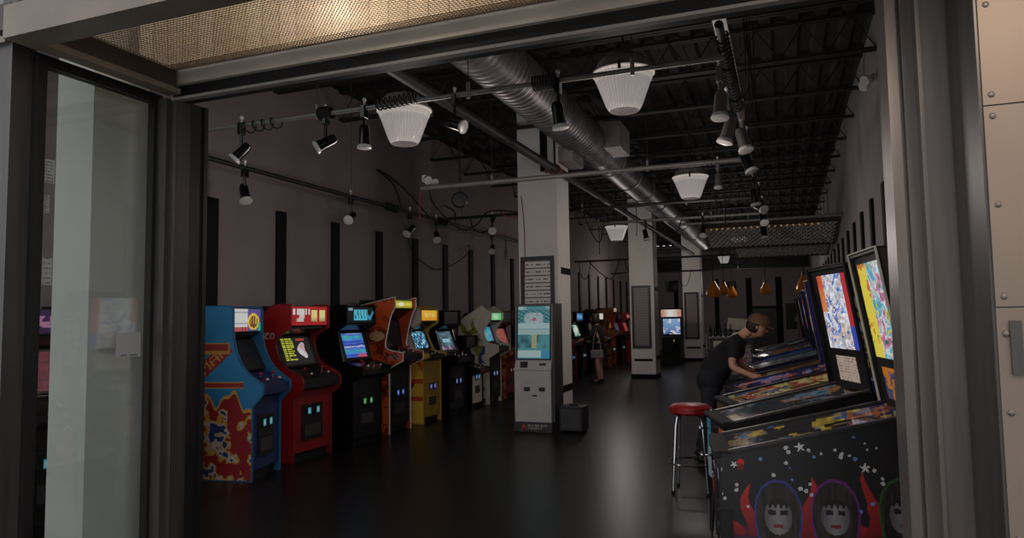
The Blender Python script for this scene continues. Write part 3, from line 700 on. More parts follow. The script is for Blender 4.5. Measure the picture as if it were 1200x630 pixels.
def arcade(label, yc, w, kind, side, tm=None, front='black', marquee=None, screen=None, side_art=None, rz=0, top='black', glow=(90, 200, 220), x=XL+.05, hs=1.0, ctrl='black', tub='gloss', front_art=None, far=False, mres=(48, 16), sres=(40, 40), sdres=(60, 130), mmat='lit', smat='lit'):
    P = [(a, b*hs) for a, b in PROF[kind]]; sb, st, mq, cs = GEO[kind]
    t = thing('arcade_cabinet', label, 'arcade machine', (x, yc, 0), rz, None)
    hw = w/2; q = .02
    for s, nm in ((-1, 'side_panel'), (1, 'side_panel')):
        MB().prism(P, *( (-hw, -hw+q) if s < 0 else (hw-q, hw))).build(nm, M[side], t)
        if tm: MB().path([(a, s*(hw-q/2), b) for a, b in P], .012, 6, True).build('edge_trim', M[tm], t)
    if side_art:
        bx = max(a for a, b in P); bz = max(b for a, b in P); y = -hw-.002
        quad_art('side_art', [(0, y, 0), (bx, y, 0), (bx, y, bz), (0, y, bz)], *sdres, lambda u, v: side_art(u*bx, v*bz), M['art'], t,
                 inside=lambda u, v: all(inpoly(P, u*bx+dx, v*bz+dz) for dx in (-.012, .012) for dz in (-.012, .012)))
    i0, i1 = -hw+q, hw-q
    ff = [a for a, b in P if b == 0][-1]-.02
    zc = cs[1]*hs
    MB().bb(.03, ff, i0, i1, .10, zc-.04).build('lower_body', M[front], t)
    MB().bb(.05, ff-.05, i0, i1, 0, .10).build('kick_plate', M['black'], t)
    MB().prism([(ff-.02, zc-.05), (cs[2]-.02, zc), (cs[2]-.02, cs[0]*hs-.02), (sb[0]-.02, sb[1]*hs-.01), (.05, sb[1]*hs-.02), (.05, zc-.05)], i0, i1).build('control_panel', M[ctrl], t)
    pz = lambda f: cs[0]*hs-.02+(cs[2]-.02-f)/(cs[2]-sb[0])*(sb[1]-cs[0])*hs
    fm = (cs[2]+sb[0])/2
    if not far:
        for s in (-1, 1):
            js = MB().tube((fm+.0, s*w*.22, pz(fm)), (fm, s*w*.22, pz(fm)+.06), .007, n=8).build('joystick', M['chrome'], t)
            MB().ball((fm, s*w*.22, pz(fm)+.07), .02, 10).build('ball_top', M['red'], js, smooth=True)
            for b in range(3): MB().lathe([(.016, 0), (.016, .012), (.01, .016)], (fm+.03*(b % 2), s*w*.22+.05+.04*b, pz(fm)), n=10).build('button', M[['red', 'white', 'yellow'][b]], t)
    # monitor tub, bezel and screen
    MB().prism([(.04, sb[1]*hs), (sb[0]-.05, sb[1]*hs), (st[0]-.05, st[1]*hs), (mq[0]-.03, mq[1]*hs-.03), (mq[0]-.03, mq[1]*hs-.01), (.04, mq[1]*hs-.01)], i0, i1).build('monitor_tub', M[tub], t)
    def sp(u, v, d=0): 
        return (sb[0]-.03-.0*d+(st[0]-sb[0])*v+d, i0+(i1-i0)*u, (sb[1]+.02+(st[1]-sb[1]-.02)*v)*hs)
    MB().add([sp(0,0), sp(1,0), sp(1,1), sp(0,1), sp(0,0,-.03), sp(1,0,-.03), sp(1,1,-.03), sp(0,1,-.03)],
             [(0,1,2,3),(4,7,6,5),(0,4,5,1),(1,5,6,2),(2,6,7,3),(3,7,4,0)]).build('screen_bezel', M['black'], t)
    if screen:
        quad_art('screen', [sp(.12,.06,.004), sp(.88,.06,.004), sp(.88,.95,.004), sp(.12,.95,.004)], *sres, screen, M[smat], t)
    bzm = max(b for a, b in P)
    MB().prism([(.04, mq[1]*hs), (mq[0]-.005, mq[1]*hs), (mq[0]-.005, mq[2]*hs), (.12, mq[2]*hs), (.04, min(mq[2]*hs, 1.5*hs))], i0, i1).build('marquee_box', M[top], t)
    if marquee:
        quad_art('marquee', [(mq[0], i0+.01, mq[1]*hs+.01), (mq[0], i1-.01, mq[1]*hs+.01), (mq[0], i1-.01, mq[2]*hs-.01), (mq[0], i0+.01, mq[2]*hs-.01)], *mres, marquee, M[mmat], t)
    # coin door
    cd = MB().bb(ff, ff+.012, -w*.26, w*.26, .22, .64).build('coin_door', M['black' if front_art is None else front], t, bev=.003)
    MB().bb(ff+.012, ff+.018, -w*.2, w*.2, .27, .40).build('cash_box', M['dgrey'], cd)
    coin_glow(t, ff+.012, -w*.10, .56, .09, glow); coin_glow(t, ff+.012, w*.12, .56, .09, glow)
    return t

# -- art for each machine
def bg_noise(c1, c2, seed, s=4): 
    a, b = h(*c1), h(*c2)
    return lambda u, v: mixc(a, b, fbm(u*s, v*s, seed)*1.6-.3)
def m_first(u, v):   # white panel with a yellow lettered emblem
    if u > .90 and v < .35: return h(60, 190, 150)
    if u < .5:
        if v < .2: return h(210, 90, 90) if int(u*30) % 3 else h(120, 60, 60)
        return h(228, 226, 222) if .1 < (v*6) % 1 else h(170, 176, 186)
    d = math.hypot((u-.72)/.22, (v-.42)/.38)
    if d < 1 and d > .72 or (d < .72 and int(u*40) % 4 == 0 and .3 < v < .7): return h(245, 205, 80)
    if d < .72: return h(120, 70, 30)
    return h(96, 84, 150)
def first_side(f, z):
    b = h(46, 128, 176)
    if (1.28 < z < 1.40) and f < .40: return h(150, 46, 50) if .30*.06 < z-1.295 < .085 and f < .385 else h(190, 140, 60)
    if 1.0 > z > .93 and f < .56: return h(150, 46, 50) if .945 < z < .985 else h(190, 140, 60)
    a = .72; p = ((f-.12)*math.cos(a)+(z-1.03)*math.sin(a)); q = (-(f-.12)*math.sin(a)+(z-1.03)*math.cos(a))
    if 0 <= p < .42 and -.0 <= q < .14:
        if txt('MAN', p/.42, q/.14, .08, .92, .16, .84): return h(200, 150, 60)
        return h(150, 40, 46)
    # scalloped red field with a yellow border below
    t = .84+.07*math.sin(f*18)+.03*math.sin(f*43)-.35*max(0, f-.42)
    if z < t-.035: 
        k = fbm(f*9, z*9, 4)
        return h(150, 36, 40) if k < .52 else (h(196, 150, 54) if k < .60 else (h(190, 180, 170) if k < .68 else h(40, 60, 110)))
    if z < t: return h(200, 160, 60)
    return b
def m_red(u, v):
    if .05 < u < .50 and (.58 < v < .86) and (hsh(int(u*40), 3) > .12): return h(230, 226, 220)
    if .2 < u < .36 and .38 < v < .6: return h(220, 210, 206)
    if .14 < u < .34 and .16 < v < .36: return h(214, 205, 196)
    for x0 in (.55, .78):
        if x0 < u < x0+.16 and .2 < v < .84: return mixc(h(240, 226, 150), h(150, 110, 70), max(0, .45-v)*3)
    return mixc(h(196, 30, 36), h(150, 18, 24), fbm(u*5, v*3, 2))
def s_red(u, v):
    if .05 < u < .52 and .12 < v < .96:
        r = int((v-.12)*13); 
        if (v-.12)*13 % 1 > .4 and u < .18+.3*hsh(r, 1) and int(u*34) % 5 != 0: return h(215, 220, 60)
    if .55 < u < .85 and .86 < v < .95: return h(190, 70, 60)
    d = math.hypot((u-.70-.05*math.sin(v*9))/.13, (v-.5)/.3)
    if d < 1: return mixc(h(232, 232, 236), h(190, 90, 90), fbm(u*12, v*8, 5)*1.5-.5)
    return h(34, 34, 34)
def red_side(f, z):
    if txt('NEO GEO', f, z, -.10, .37, 1.405, 1.475): return h(228, 214, 208)
    if .42 < f < .5 and 1.16 < z < 1.24 and hsh(int(f*90), int(z*90)) > .35: return h(190, 170, 168)
    return h(160, 24, 28)
def m_cyan(u, v):
    if .26 < u < .78 and .1 < v < .9:
        if .3 < u < .76 and .22 < v < .82 and int(u*34) % 4 == (1 if v > .5 else 2): return h(10, 44, 70)
        return h(90, 200, 225)
    if u >= .8 and abs(v-.5-.25*math.sin(u*20)) < .14: return h(70, 170, 200)
    if .05 < u < .2 and v > .8: return h(140, 170, 180)
    return h(6, 8, 14)
def s_cyan(u, v):
    if u > .55 and v < .12+.05*math.sin(u*30): return h(220, 90, 110)
    b = [(70, 120, 220), (50, 80, 190), (90, 160, 240), (60, 190, 200), (70, 200, 190), (90, 130, 230), (200, 220, 240), (40, 50, 150)]
    i = int((v+.04*vn(u*6, v*9, 3))*14) % 8
    return mixc(h(*b[i]), h(60, 90, 210), vn(u*9, v*14, 6)*.6)
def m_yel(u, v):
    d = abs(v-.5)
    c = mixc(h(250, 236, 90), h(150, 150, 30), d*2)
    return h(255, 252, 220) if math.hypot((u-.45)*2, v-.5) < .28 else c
def orange_side(f, z):
    k = fbm(f*6, z*5, 21)
    if math.hypot((f-.42)/.13, (z-1.38)/.07) < 1 and k > .4: return h(196, 160, 120)
    if k > .58: return h(120, 40, 22)
    if abs(k-.5) < .02: return h(60, 24, 18)
    if .52 < f < .78 and 1.05 < z < 1.11 and hsh(int(f*60), int(z*60)) > .3: return h(110, 110, 116)
    return h(206, 84, 38)
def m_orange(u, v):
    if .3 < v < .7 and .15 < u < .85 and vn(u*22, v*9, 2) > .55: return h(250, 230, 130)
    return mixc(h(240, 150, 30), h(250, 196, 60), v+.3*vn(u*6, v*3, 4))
def s_star(u, v):
    k = vn(u*16, v*14, 8)
    return h(180, 240, 250) if k > .72 else (h(40, 140, 190) if k > .5 else h(16, 60, 100))
def yellow_side(f, z):
    if z > 1.12:
        if math.hypot((f-.28)/.20, (z-1.45)/.09) < 1: return h(70, 54, 130)
        return mixc(h(205, 190, 200), h(230, 220, 214), fbm(f*4, z*4, 2))
    for zz, c in ((.36, (190, 70, 40)), (.62, (190, 70, 40))):
        if zz < z < zz+.07: return h(*c)
    if .30 < f < .5 and abs(z-.14-f) < .05: return h(30, 24, 20)
    if abs(z-.86-.3*math.sin(f*5)) < .05 : return h(206, 92, 44)
    if .2 < f < .36 and .72 < z < .84 and fbm(f*20, z*20, 3) > .5: return h(34, 26, 20)
    return h(220, 178, 62)
def s_blue(u, v):
    k = fbm(u*5, v*6, 13)
    if abs(v-.5) < .1 and .2 < u < .8: return h(140, 200, 220)
    if v < .2: return h(190, 150, 160) if k > .5 else h(60, 60, 110)
    return mixc(h(24, 50, 70), h(90, 150, 170), k*1.8-.5)
def white_side(f, z):
    k = fbm(f*7+z, z*7, 33); c = .26+.08*math.sin(z*7)
    if .25 < z < 1.62 and abs(f-c-.0) < (.18 if z > .9 else .11)*(1-.4*abs(z-1.1)):
        return h(150, 160, 60) if k > .6 else (h(90, 110, 44) if k > .52 else (h(180, 130, 60) if k > .47 else h(214, 204, 184)))
    if z < 1.2 and .42 < f < .56 and k > .53: return h(50, 70, 140)
    return h(226, 216, 196)
def s_green(u, v): return mixc(h(60, 200, 210), h(30, 110, 150), vn(u*6, v*8, 3)) if abs(u-.5) < .42 else h(140, 60, 160)
def m_green(u, v): return mixc(h(120, 220, 140), h(220, 240, 210), 1-3*math.hypot(u-.5, (v-.5)*.6))
brown_art = palette([(60, 34, 20), (150, 84, 40), (190, 120, 60), (90, 46, 26)], 61, 9, 14)
def brown_side(f, z): return brown_art(f, z/1.8)
def mk_m(c1, c2, word, seed):
    def fn(u, v):
        if .25 < v < .78 and .15 < u < .86 and vn(u*20, v*7, seed) > .5: return h(*c2)
        return mixc(h(*c1), h(*[int(x*.6) for x in c1]), fbm(u*5, v*4, seed))
    return fn
def mk_s(cols, seed): return palette(cols, seed, 4, 5)

arcade('blue arcade cabinet with yellow and red striped side and white-and-yellow marquee, beside the door frame', 5.94, .60, 'classic', 'blue', None, 'dblue', m_first, None, first_side, sdres=(120, 260), ctrl='dblue', rz=.21, x=-5.78)
arcade('red arcade cabinet with bulging sides, red lit marquee and yellow score list on screen', 7.02, .74, 'bulge', 'red', None, 'red', m_red, s_red, red_side, ctrl='black', sres=(60, 60), sdres=(130, 260), smat='lit')
arcade('low black cabinet with cyan lettered marquee and blue striped screen, next to the red one', 8.1, .58, 'plain', 'gloss', None, 'black', m_cyan, s_cyan, None, rz=-.12, x=XL+.16, ctrl='gloss', hs=1.03, glow=(80, 180, 90))
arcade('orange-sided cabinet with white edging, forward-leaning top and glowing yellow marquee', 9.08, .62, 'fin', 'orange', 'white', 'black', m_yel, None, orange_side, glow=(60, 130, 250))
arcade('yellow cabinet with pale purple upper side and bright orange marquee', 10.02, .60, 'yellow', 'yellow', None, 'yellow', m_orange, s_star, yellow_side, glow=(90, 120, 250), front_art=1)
arcade('plain black cabinet with small bluish screen between the yellow and the white cabinets', 11.0, .66, 'plain', 'gloss', None, 'black', None, s_blue, None, glow=(110, 150, 250))
arcade('white-fronted slim cabinet with a warm lit strip under its screen', 11.8, .5, 'plain', 'gloss', None, 'cream', None, None, None, glow=(80, 170, 250), hs=.74, front_art=1, ctrl='wood')
arcade('white angular cabinet with green creature-like blotches on its side and pale green marquee', 12.65, .62, 'hex', 'cream', None, 'black', m_green, s_green, white_side, glow=(130, 180, 250))
arcade('red and brown cabinet half hidden beside the touchscreen kiosk', 13.55, .66, 'plain', 'red', None, 'red', None, mk_s([(60, 20, 20), (150, 60, 40)], 3), brown_side, glow=(160, 60, 50), front_art=1)
for i, (y, lab, sd, kd, mk, sc_, fr) in enumerate([
    (17.0, 'dark red cabinet with glowing yellow-green top, first behind the near column', 'red', 'bulge', mk_m((170, 170, 40), (220, 220, 120), 'TURBO', 3), mk_s([(20, 24, 60), (60, 70, 120), (30, 30, 60)], 5), 'red'),
    (18.0, 'dark red cabinet with a slanting orange-white screen behind the column', 'red', 'plain', mk_m((60, 60, 10), (120, 120, 40), 'GRID', 5), mk_s([(30, 20, 30), (230, 120, 80), (240, 220, 200), (40, 60, 90)], 8), 'red'),
    (19.1, 'cabinet with a bright blue marquee and pale green screen where the visitor plays', 'gloss', 'plain', mk_m((60, 150, 230), (150, 210, 250), 'NOVA', 7), mk_s([(180, 220, 120), (230, 240, 220), (60, 160, 150)], 9), 'black'),
    (20.3, 'dark cabinet with a round white glowing top behind the visitor', 'gloss', 'hex', lambda u, v: h(230, 226, 214), mk_s([(24, 20, 20), (80, 60, 50)], 12), 'black'),
    (21.5, 'cabinet with brown mottled side right of the visitor', 'wood', 'plain', lambda u, v: h(236, 232, 214), mk_s([(150, 80, 40), (190, 120, 60)], 14), 'wood'),
    (22.8, 'orange cabinet farther right of the brown mottled one', 'orange', 'fin', mk_m((230, 220, 200), (120, 80, 60), 'RODEO', 9), mk_s([(80, 40, 30), (160, 80, 40)], 16), 'orange'),
    (24.2, 'black cabinet with cyan coin lights far down the row', 'gloss', 'plain', None, mk_s([(30, 30, 50), (60, 60, 90)], 18), 'black'),
    (25.6, 'red cabinet near the far end of the left row', 'red', 'plain', mk_m((140, 30, 30), (200, 150, 140), 'RACE', 11), mk_s([(90, 30, 30), (160, 60, 60)], 20), 'red')]):
    arcade(lab, y, .7, kd, sd, None, fr, mk, sc_, brown_side if 'brown' in lab else None, far=True, mres=(24, 8), sres=(14, 14), glow=[(110, 220, 200), (120, 150, 250), (200, 230, 240)][i % 3])
arcade('red cabinet standing behind the side glass by the entrance', 4.85, .66, 'plain', 'red', None, 'red', mk_m((120, 50, 40), (200, 140, 110), 'KUNG', 4), mk_s([(30, 20, 40), (120, 40, 40), (40, 60, 120)], 22), lambda f, z: palette([(30, 16, 16), (150, 30, 30), (60, 40, 110), (170, 90, 40)], 40, 6, 10)(f, z/1.8), far=True, hs=.98)
arcade('dark cabinet with orange and violet side behind the near edge of the side glass', 3.85, .66, 'plain', 'gloss', None, 'black', mk_m((70, 30, 90), (180, 120, 150), 'KARMA', 4), mk_s([(30, 20, 40), (110, 40, 50)], 24), lambda f, z: palette([(20, 16, 26), (120, 36, 30), (60, 40, 110), (30, 24, 40)], 42, 6, 10)(f, z/1.8), far=True)

# sit-down racing cabinet facing the entrance at the back
t = thing('racing_cabinet', 'sit-down racing machine with glowing white marquee between the far columns', 'arcade machine', (-3.70, 24.7, 0))
t.scale = (.76, .9, .88)
rx = lambda m, n, mt: m.build(n, M[mt], t)
rx(MB().bb(-.42, .42, .05, .7, 0, 1.0), 'pedestal', 'black')
rx(MB().bb(-.42, .42, .1, .7, 1.0, 2.15), 'monitor_box', 'black')
quad_art('screen', [(-.38, .095, 1.12), (.38, .095, 1.12), (.38, .095, 1.72), (-.38, .095, 1.72)], 30, 22, lambda u, v: h(230, 232, 240) if fbm(u*5, v*5, 9) > .6 else mixc(h(90, 120, 190), h(150, 190, 230), v), M['lit'], t)
quad_art('marquee', [(-.45, .0, 1.80), (.45, .0, 1.80), (.45, .06, 2.08), (-.45, .06, 2.08)], 30, 8, lambda u, v: mixc(h(240, 240, 236), h(210, 120, 80), abs(u-.5)*2-.3+.4*vn(u*8, v*3, 2)), M['lit'], t)
rx(MB().bb(-.46, .46, .06, .3, 1.76, 2.14), 'marquee_box', 'black')
rx(MB().prism([(-.45, .0), (.45, .0), (.45, .10), (-.45, .10)], -.9, .1), 'floor_plate', 'black')
rx(MB().bb(-.36, .36, -.25, .08, .62, .95), 'dashboard', 'gloss')
rx(MB().path([(.17*math.cos(2*PI*i/20), -.3, 1.02+.17*math.sin(2*PI*i/20)) for i in range(20)], .02, 8, True), 'steering_wheel', 'gloss')
quad_art('dash_display', [(-.16, -.252, .84), (.16, -.252, .84), (.16, -.252, .92), (-.16, -.252, .92)], 12, 4, lambda u, v: h(230, 190, 60) if hsh(int(u*12), 2) > .3 else h(60, 40, 10), M['lit'], t)
se = rx(MB().bb(-.24, .24, -.95, -.45, .1, .42), 'seat', 'black')
MB().bb(-.24, .24, -1.02, -.9, .42, 1.05).build('backrest', M['black'], se, bev=.03)
quad_art('coin_light', [(-.36, .045, .62), (-.24, .045, .62), (-.24, .045, .84), (-.36, .045, .84)], 4, 6, lambda u, v: h(90, 220, 160), M['lit_lo'], t)

# ================================================================== TOUCHSCREEN KIOSK AND ITS NEIGHBOURS
K = thing('ticket_kiosk', 'grey touchscreen kiosk with large cyan screen standing in front of the first column', 'kiosk', (-3.385, 9.5, 0))
hw = .285
MB().prism([(0, 0), (.42, 0), (.42, 1.8), (.1, 1.8), (.0, .98)], -.30, -.285)
def kp(name, poly, x0, x1, mat):   # poly in (y,z)
    m = MB(); n = len(poly); m.add([(x0, a, b) for a, b in poly]+[(x1, a, b) for a, b in poly], [(i, (i+1) % n, n+(i+1) % n, n+i) for i in range(n)]+[tuple(range(n))[::-1], tuple(range(n, 2*n))])
    return m.build(name, M[mat], K, bev=.006)
kp('base', [(-.02, 0), (.45, 0), (.45, .14), (-.02, .14)], -hw, hw, 'dgrey')
kp('frame', [(.04, .14), (.45, .14), (.45, 1.81), (.12, 1.81), (.07, 1.0)], -hw-.0, hw+.03, 'dgrey')
fd = kp('front_door', [(.0, .14), (.05, .14), (.05, .86), (.0, .86)], -hw+.01, hw-.015, 'kiosk')
kp('sloped_panel', [(.0, .865), (.05, .865), (.09, 1.0), (.06, 1.0)], -hw+.01, hw-.015, 'kiosk')
for xx, zz, w_, z_ in ((-.085, .60, .045, .028), (.14, .60, .045, .028), (.03, .51, .035, .012)):
    MB().bb(xx-w_, xx+w_, -.006, .004, zz-z_, zz+z_).build('bill_slot', M['black'], fd)
MB().bb(-.19, -.08, .015, .05, .89, .985).build('card_reader', M['black'], K, bev=.006)
MB().bb(.1, .19, .025, .05, .93, .965).build('receipt_slot', M['dgrey'], K)
def kiosk_ui(u, v):
    lt = h(196, 226, 226); te = h(90, 168, 178); dk = h(46, 96, 110); cy = h(60, 170, 200)
    if v > .93: return lt if (u < .28 and hsh(int(u*60), 1) > .35) or u > .88 and int(u*60) % 2 else te
    if v > .68:
        if .2 < u < .8 and v < .88 and math.hypot((u-.5)/.34, (v-.74)/.16) < 1: return mixc(h(214, 228, 230), h(160, 190, 200), vn(u*20, v*30, 3)) if not (.45 < u < .58 and .72 < v < .78) else h(190, 120, 130)
        return dk if int(u*14+int(v*40)) % 3 == 0 else te
    if v > .57: return lt
    if v > .55: return te
    if v > .46: return h(184, 214, 214)
    if v > .2:
        if .44 < u < .6: return h(190, 190, 150)
        return mixc(te, dk, vn(u*7, v*12, 8)*1.4-.2)
    if v > .16: return te
    if u > .74: return h(70, 160, 205)
    return lt if abs((u*4) % 1-.5) < .47 and v > .02 else te
def ks(u, v, d=0): return (-hw+.035+(2*hw-.07)*u, .07-.008+(.12-.07)*v-d, 1.02+.76*v)
MB().add([ks(-.06,-.03,.0), ks(1.06,-.03,.0), ks(1.06,1.02,.0), ks(-.06,1.02,.0), ks(-.06,-.03,-.03), ks(1.06,-.03,-.03), ks(1.06,1.02,-.03), ks(-.06,1.02,-.03)],
         [(0,1,2,3),(4,7,6,5),(0,4,5,1),(1,5,6,2),(2,6,7,3),(3,7,4,0)]).build('screen_bezel', M['mgrey'], K)
quad_art('screen_border', [ks(-.03,-.015,.002), ks(1.03,-.015,.002), ks(1.03,1.01,.002), ks(-.03,1.01,.002)], 2, 2, black, M['art'], K)
quad_art('touchscreen', [ks(.02,.01,.004), ks(.98,.01,.004), ks(.98,.99,.004), ks(.02,.99,.004)], 60, 90, kiosk_ui, pm('dummy', (0, 0, 0)) and art_mat('kiosk_screen', .38), K)
def klogo(u, v):
    if u < .2: return h(190, 50, 50) if abs(abs(u-.1)*3-(1-v)*.25) < .07 or (abs(v-.45) < .1 and abs(u-.1) < .05) else h(52, 48, 48)
    if (txt('AMUSEMENT', u, v, .26, 1, .55, .95)) or (v < .4 and txt('CONNECT', u, v, .26, .8, .05, .4)): return h(190, 186, 182)
    return h(62, 58, 58)
quad_art('base_logo', [(-.17, -.0225, .035), (.22, -.0225, .035), (.22, -.0225, .115), (-.17, -.0225, .115)], 70, 14, klogo, M['artm'], K)

def frame_board(label, x0, x1, y, z0, z1, rows, light=True):
    t = thing('framed_board', label, 'poster', ((x0+x1)/2, y, z0)); a, b, c = x0-(x0+x1)/2, x1-(x0+x1)/2, z1-z0
    f = .06
    MB().bb(a, b, -.03, 0, 0, f).bb(a, b, -.03, 0, c-f, c).bb(a, a+f, -.03, 0, f, c-f).bb(b-f, b, -.03, 0, f, c-f).build('frame', M['dgrey'], t)
    def fn(u, v):
        if light:
            r = (v*rows) % 1
            if r > .82: return h(120, 112, 108)
            if .3 < r < .5 and (u*3) % 1 > .15 and hsh(int(u*36), int(v*rows), 3) > .35: return h(90, 84, 82)
            return h(236, 230, 222)
        return h(150, 142, 138) if int(v*rows*2) % 2 else h(136, 128, 126)
    MB().bb(a+f, b-f, -.012, 0, f, c-f).build('backing', M['mgrey'], t)
    quad_art('sheet', [(a+f, -.014, f), (b-f, -.014, f), (b-f, -.014, c-f), (a+f, -.014, c-f)], 36, rows*6, fn, M['artm'], t)
frame_board('dark framed board with rows of white cards on the first column above the kiosk', -3.81, -3.27, 10.256, 1.3, 2.55, 10)
frame_board('tall dark framed grey board on the second column', -3.80, -3.30, 18.59, .78, 2.42, 22, False)
frame_board('tall dark framed grey board on the third column', -3.40, -2.90, 25.99, .78, 2.45, 22, False)
t = thing('floor_box', 'small dark speaker box on the floor at the foot of the first column', 'box', (-2.86, 9.75, 0))
MB().bb(-.17, .17, -.17, .17, .02, .36).build('housing', M['black'], t, bev=.01)
MB().bb(-.14, .14, -.178, -.168, .06, .32).build('grille', M['dgrey'], t)
MB().bb(-.06, .06, -.02, .02, .36, .385).build('handle', M['black'], t)
for a in (-.13, .13):
    for b in (-.13, .13): MB().tube((a, b, 0), (a, b, .025), .015, n=8).build('foot', M['rubber'], t)

# ================================================================== PINBALL MACHINES (right row, turned towards the entrance)
PHI = R(18)
def pinball(label, p, body, side_fn, play_fn, trans_fn, box_fn, front_fn, trim='black', dmd=None, apron=True, res=1.0, trans_e='lit', playe='artglow', rail='steel_d', phi=18, bx0=.95, ov=.06, legm='chrome'):
    t = thing('pinball_machine', label, 'pinball machine', (p[0], p[1], 0), R(phi))
    Wd = .56; L = 1.28; zf, zb = .90, 1.19; zl = lambda x: zf+(zb-zf)*x/L
    bz = lambda x: .46+.08*x
    b = MB()
    b.prism([(0, bz(0)), (L, bz(L)), (L, zb), (0, zf)], 0, .02).prism([(0, bz(0)), (L, bz(L)), (L, zb), (0, zf)], Wd-.02, Wd)
    b.prism([(0, bz(0)), (.02, bz(0)), (.02, zf-.01), (0, zf-.01)], .02, Wd-.02).prism([(L-.02, bz(L)), (L, bz(L)), (L, zb), (L-.02, zb)], .02, Wd-.02)
    b.prism([(0.02, bz(0)), (L-.02, bz(L)), (L-.02, bz(L)+.02), (.02, bz(0)+.02)], .02, Wd-.02)
    b.build('cabinet', M[body], t)
    if side_fn:
        y = -.0015; quad_art('side_art', [(.012, y, bz(0)+.005), (.94, y, bz(.94)+.005), (.94, y, zl(.94)-.022), (.012, y, zf-.02)], int(200*res), int(100*res), side_fn, M['art'], t)
    quad_art('front_art', [(-.0015, Wd, bz(0)), (-.0015, 0, bz(0)), (-.0015, 0, zf-.03), (-.0015, Wd, zf-.03)], int(50*res), int(40*res), front_fn, M['art'], t)
    cd = MB().bb(-.014, 0, .16, .40, bz(0)+.06, bz(0)+.33).build('coin_door', M['black'], t, bev=.004)
    for q in (.21, .30): coin_pinball = MB().bb(-.02, -.012, q, q+.05, bz(0)+.2, bz(0)+.28).build('coin_slot', M['red'], cd)
    MB().path([(-.005, -.008, zf-.005), (-.012, .28, zf-.005), (-.005, Wd+.008, zf-.005)], .02, 8).bb(-.012, .065, -.006, Wd+.006, zf, zf+.014).build('lockbar', M['chrome' if rail == 'steel' and bx0 == .95 else 'rubber'], t, bev=.004)
    for q in (-.004, Wd-.018):
        MB().prism([(.05, zl(.05)-.004), (L-.28, zl(L-.28)-.004), (L-.28, zl(L-.28)+.009), (.05, zl(.05)+.009)], q, q+.022).build('side_rail', M[rail], t)
    # playfield, apron with score cards, a few toys, glass on top
    pf = lambda x, d: zl(x)-d
    quad_art('playfield', [(.06, .02, pf(.06, .10)), (.98, .02, pf(.98, .14)), (.98, Wd-.02, pf(.98, .14)), (.06, Wd-.02, pf(.06, .10))], int(90*res), int(50*res), play_fn, M[playe], t)
    # printed inner far wall, given the same glow as the playfield
    quad_art('inner_wall_art', [(.06, Wd-.021, pf(.06, .10)), (.98, Wd-.021, pf(.98, .14)), (.98, Wd-.021, pf(.98, .01)), (.06, Wd-.021, pf(.06, .01))], int(80*res), 10, play_fn, M[playe], t)
    ap = MB().prism([(.05, pf(.05, .05)), (.22, pf(.22, .05)), (.22, pf(.22, .09)), (.05, pf(.05, .09))], .03, Wd-.03).build('apron', M['black'], t)
    if apron:
        for q in (.07, .35):
            B(.08, .19, q, q+.14, 0, .003).build('score_card', M['yellow'], ap).matrix_basis = Matrix.Translation((0, 0, pf(0, .046)))@Matrix.Rotation(-math.atan((zb-zf)/L), 4, 'Y')
    for k, (xx, yy) in enumerate([(.62, .2), (.72, .34), (.60, .42)]):
        MB().lathe([(.03, 0), (.03, .03), (.042, .04), (.03, .055), (.0, .06)], (xx, yy, pf(xx, .13)), n=14).build('pop_bumper', M[['red', 'white', 'yellow'][k]], t, smooth=True)
    for s in (-1, 1):
        MB().tube((.27, .28+s*.11, pf(.27, .085)), (.24, .28+s*.03, pf(.24, .085)), .013, .008, 8).build('flipper', M['white'], t)
    MB().path([(.4, .08, pf(.4, .07)), (.6, .07, pf(.6, .06)), (.8, .12, pf(.8, .05)), (.86, .28, pf(.86, .05)), (.8, .44, pf(.8, .05)), (.6, .49, pf(.6, .06))], .009, 6).build('ramp_rail', M['chrome'], t, smooth=True)
    MB().add([(.06, .02, zl(.06)-.003), (.99, .02, zl(.99)-.003), (.99, Wd-.02, zl(.99)-.003), (.06, Wd-.02, zl(.06)-.003)], [(0, 1, 2, 3)]).build('playfield_glass', M['pglass'], t)
    # backbox, leaning a little towards the player
    fx = lambda z: bx0-.12*(z-zb)/.76
    z0, z1 = zl(.93)-.02, 1.93
    P = [(fx(z0), z0), (L-.02, z0), (L-.02, z1), (fx(z1), z1)]
    bb = MB().prism(P, -ov, -ov+.02).prism(P, Wd+ov-.02, Wd+ov)
    bb.prism([(fx(z1)-.0, z1-.02), (L-.02, z1-.02), (L-.02, z1), (fx(z1), z1)], -ov+.02, Wd+ov-.02).prism([(L-.04, z0), (L-.02, z0), (L-.02, z1-.02), (L-.04, z1-.02)], -ov+.02, Wd+ov-.02)
    bb.prism([(fx(z0)+.02, z0), (L-.04, z0), (L-.04, z1-.02), (fx(z1)+.02, z1-.02)], -ov+.02, Wd+ov-.02)
    bx = bb.build('backbox', M[body], t)
    MB().path([(fx(z0)-.004, -ov+.01, z0), (fx(z1)-.004, -ov+.01, z1), (fx(z1)-.004, Wd+ov-.01, z1), (fx(z0)-.004, Wd+ov-.01, z0)], .008, 6).build('edge_trim', M[trim], bx)
    def fp(y, z, d=.004): return (fx(z)+.02-d, y, z)
    zt = z0+.27
    quad_art('translite', [fp(Wd-.05, zt), fp(.03, zt), fp(.03, z1-.06), fp(Wd-.05, z1-.06)], int(56*res), int(46*res), trans_fn, M[trans_e], bx)
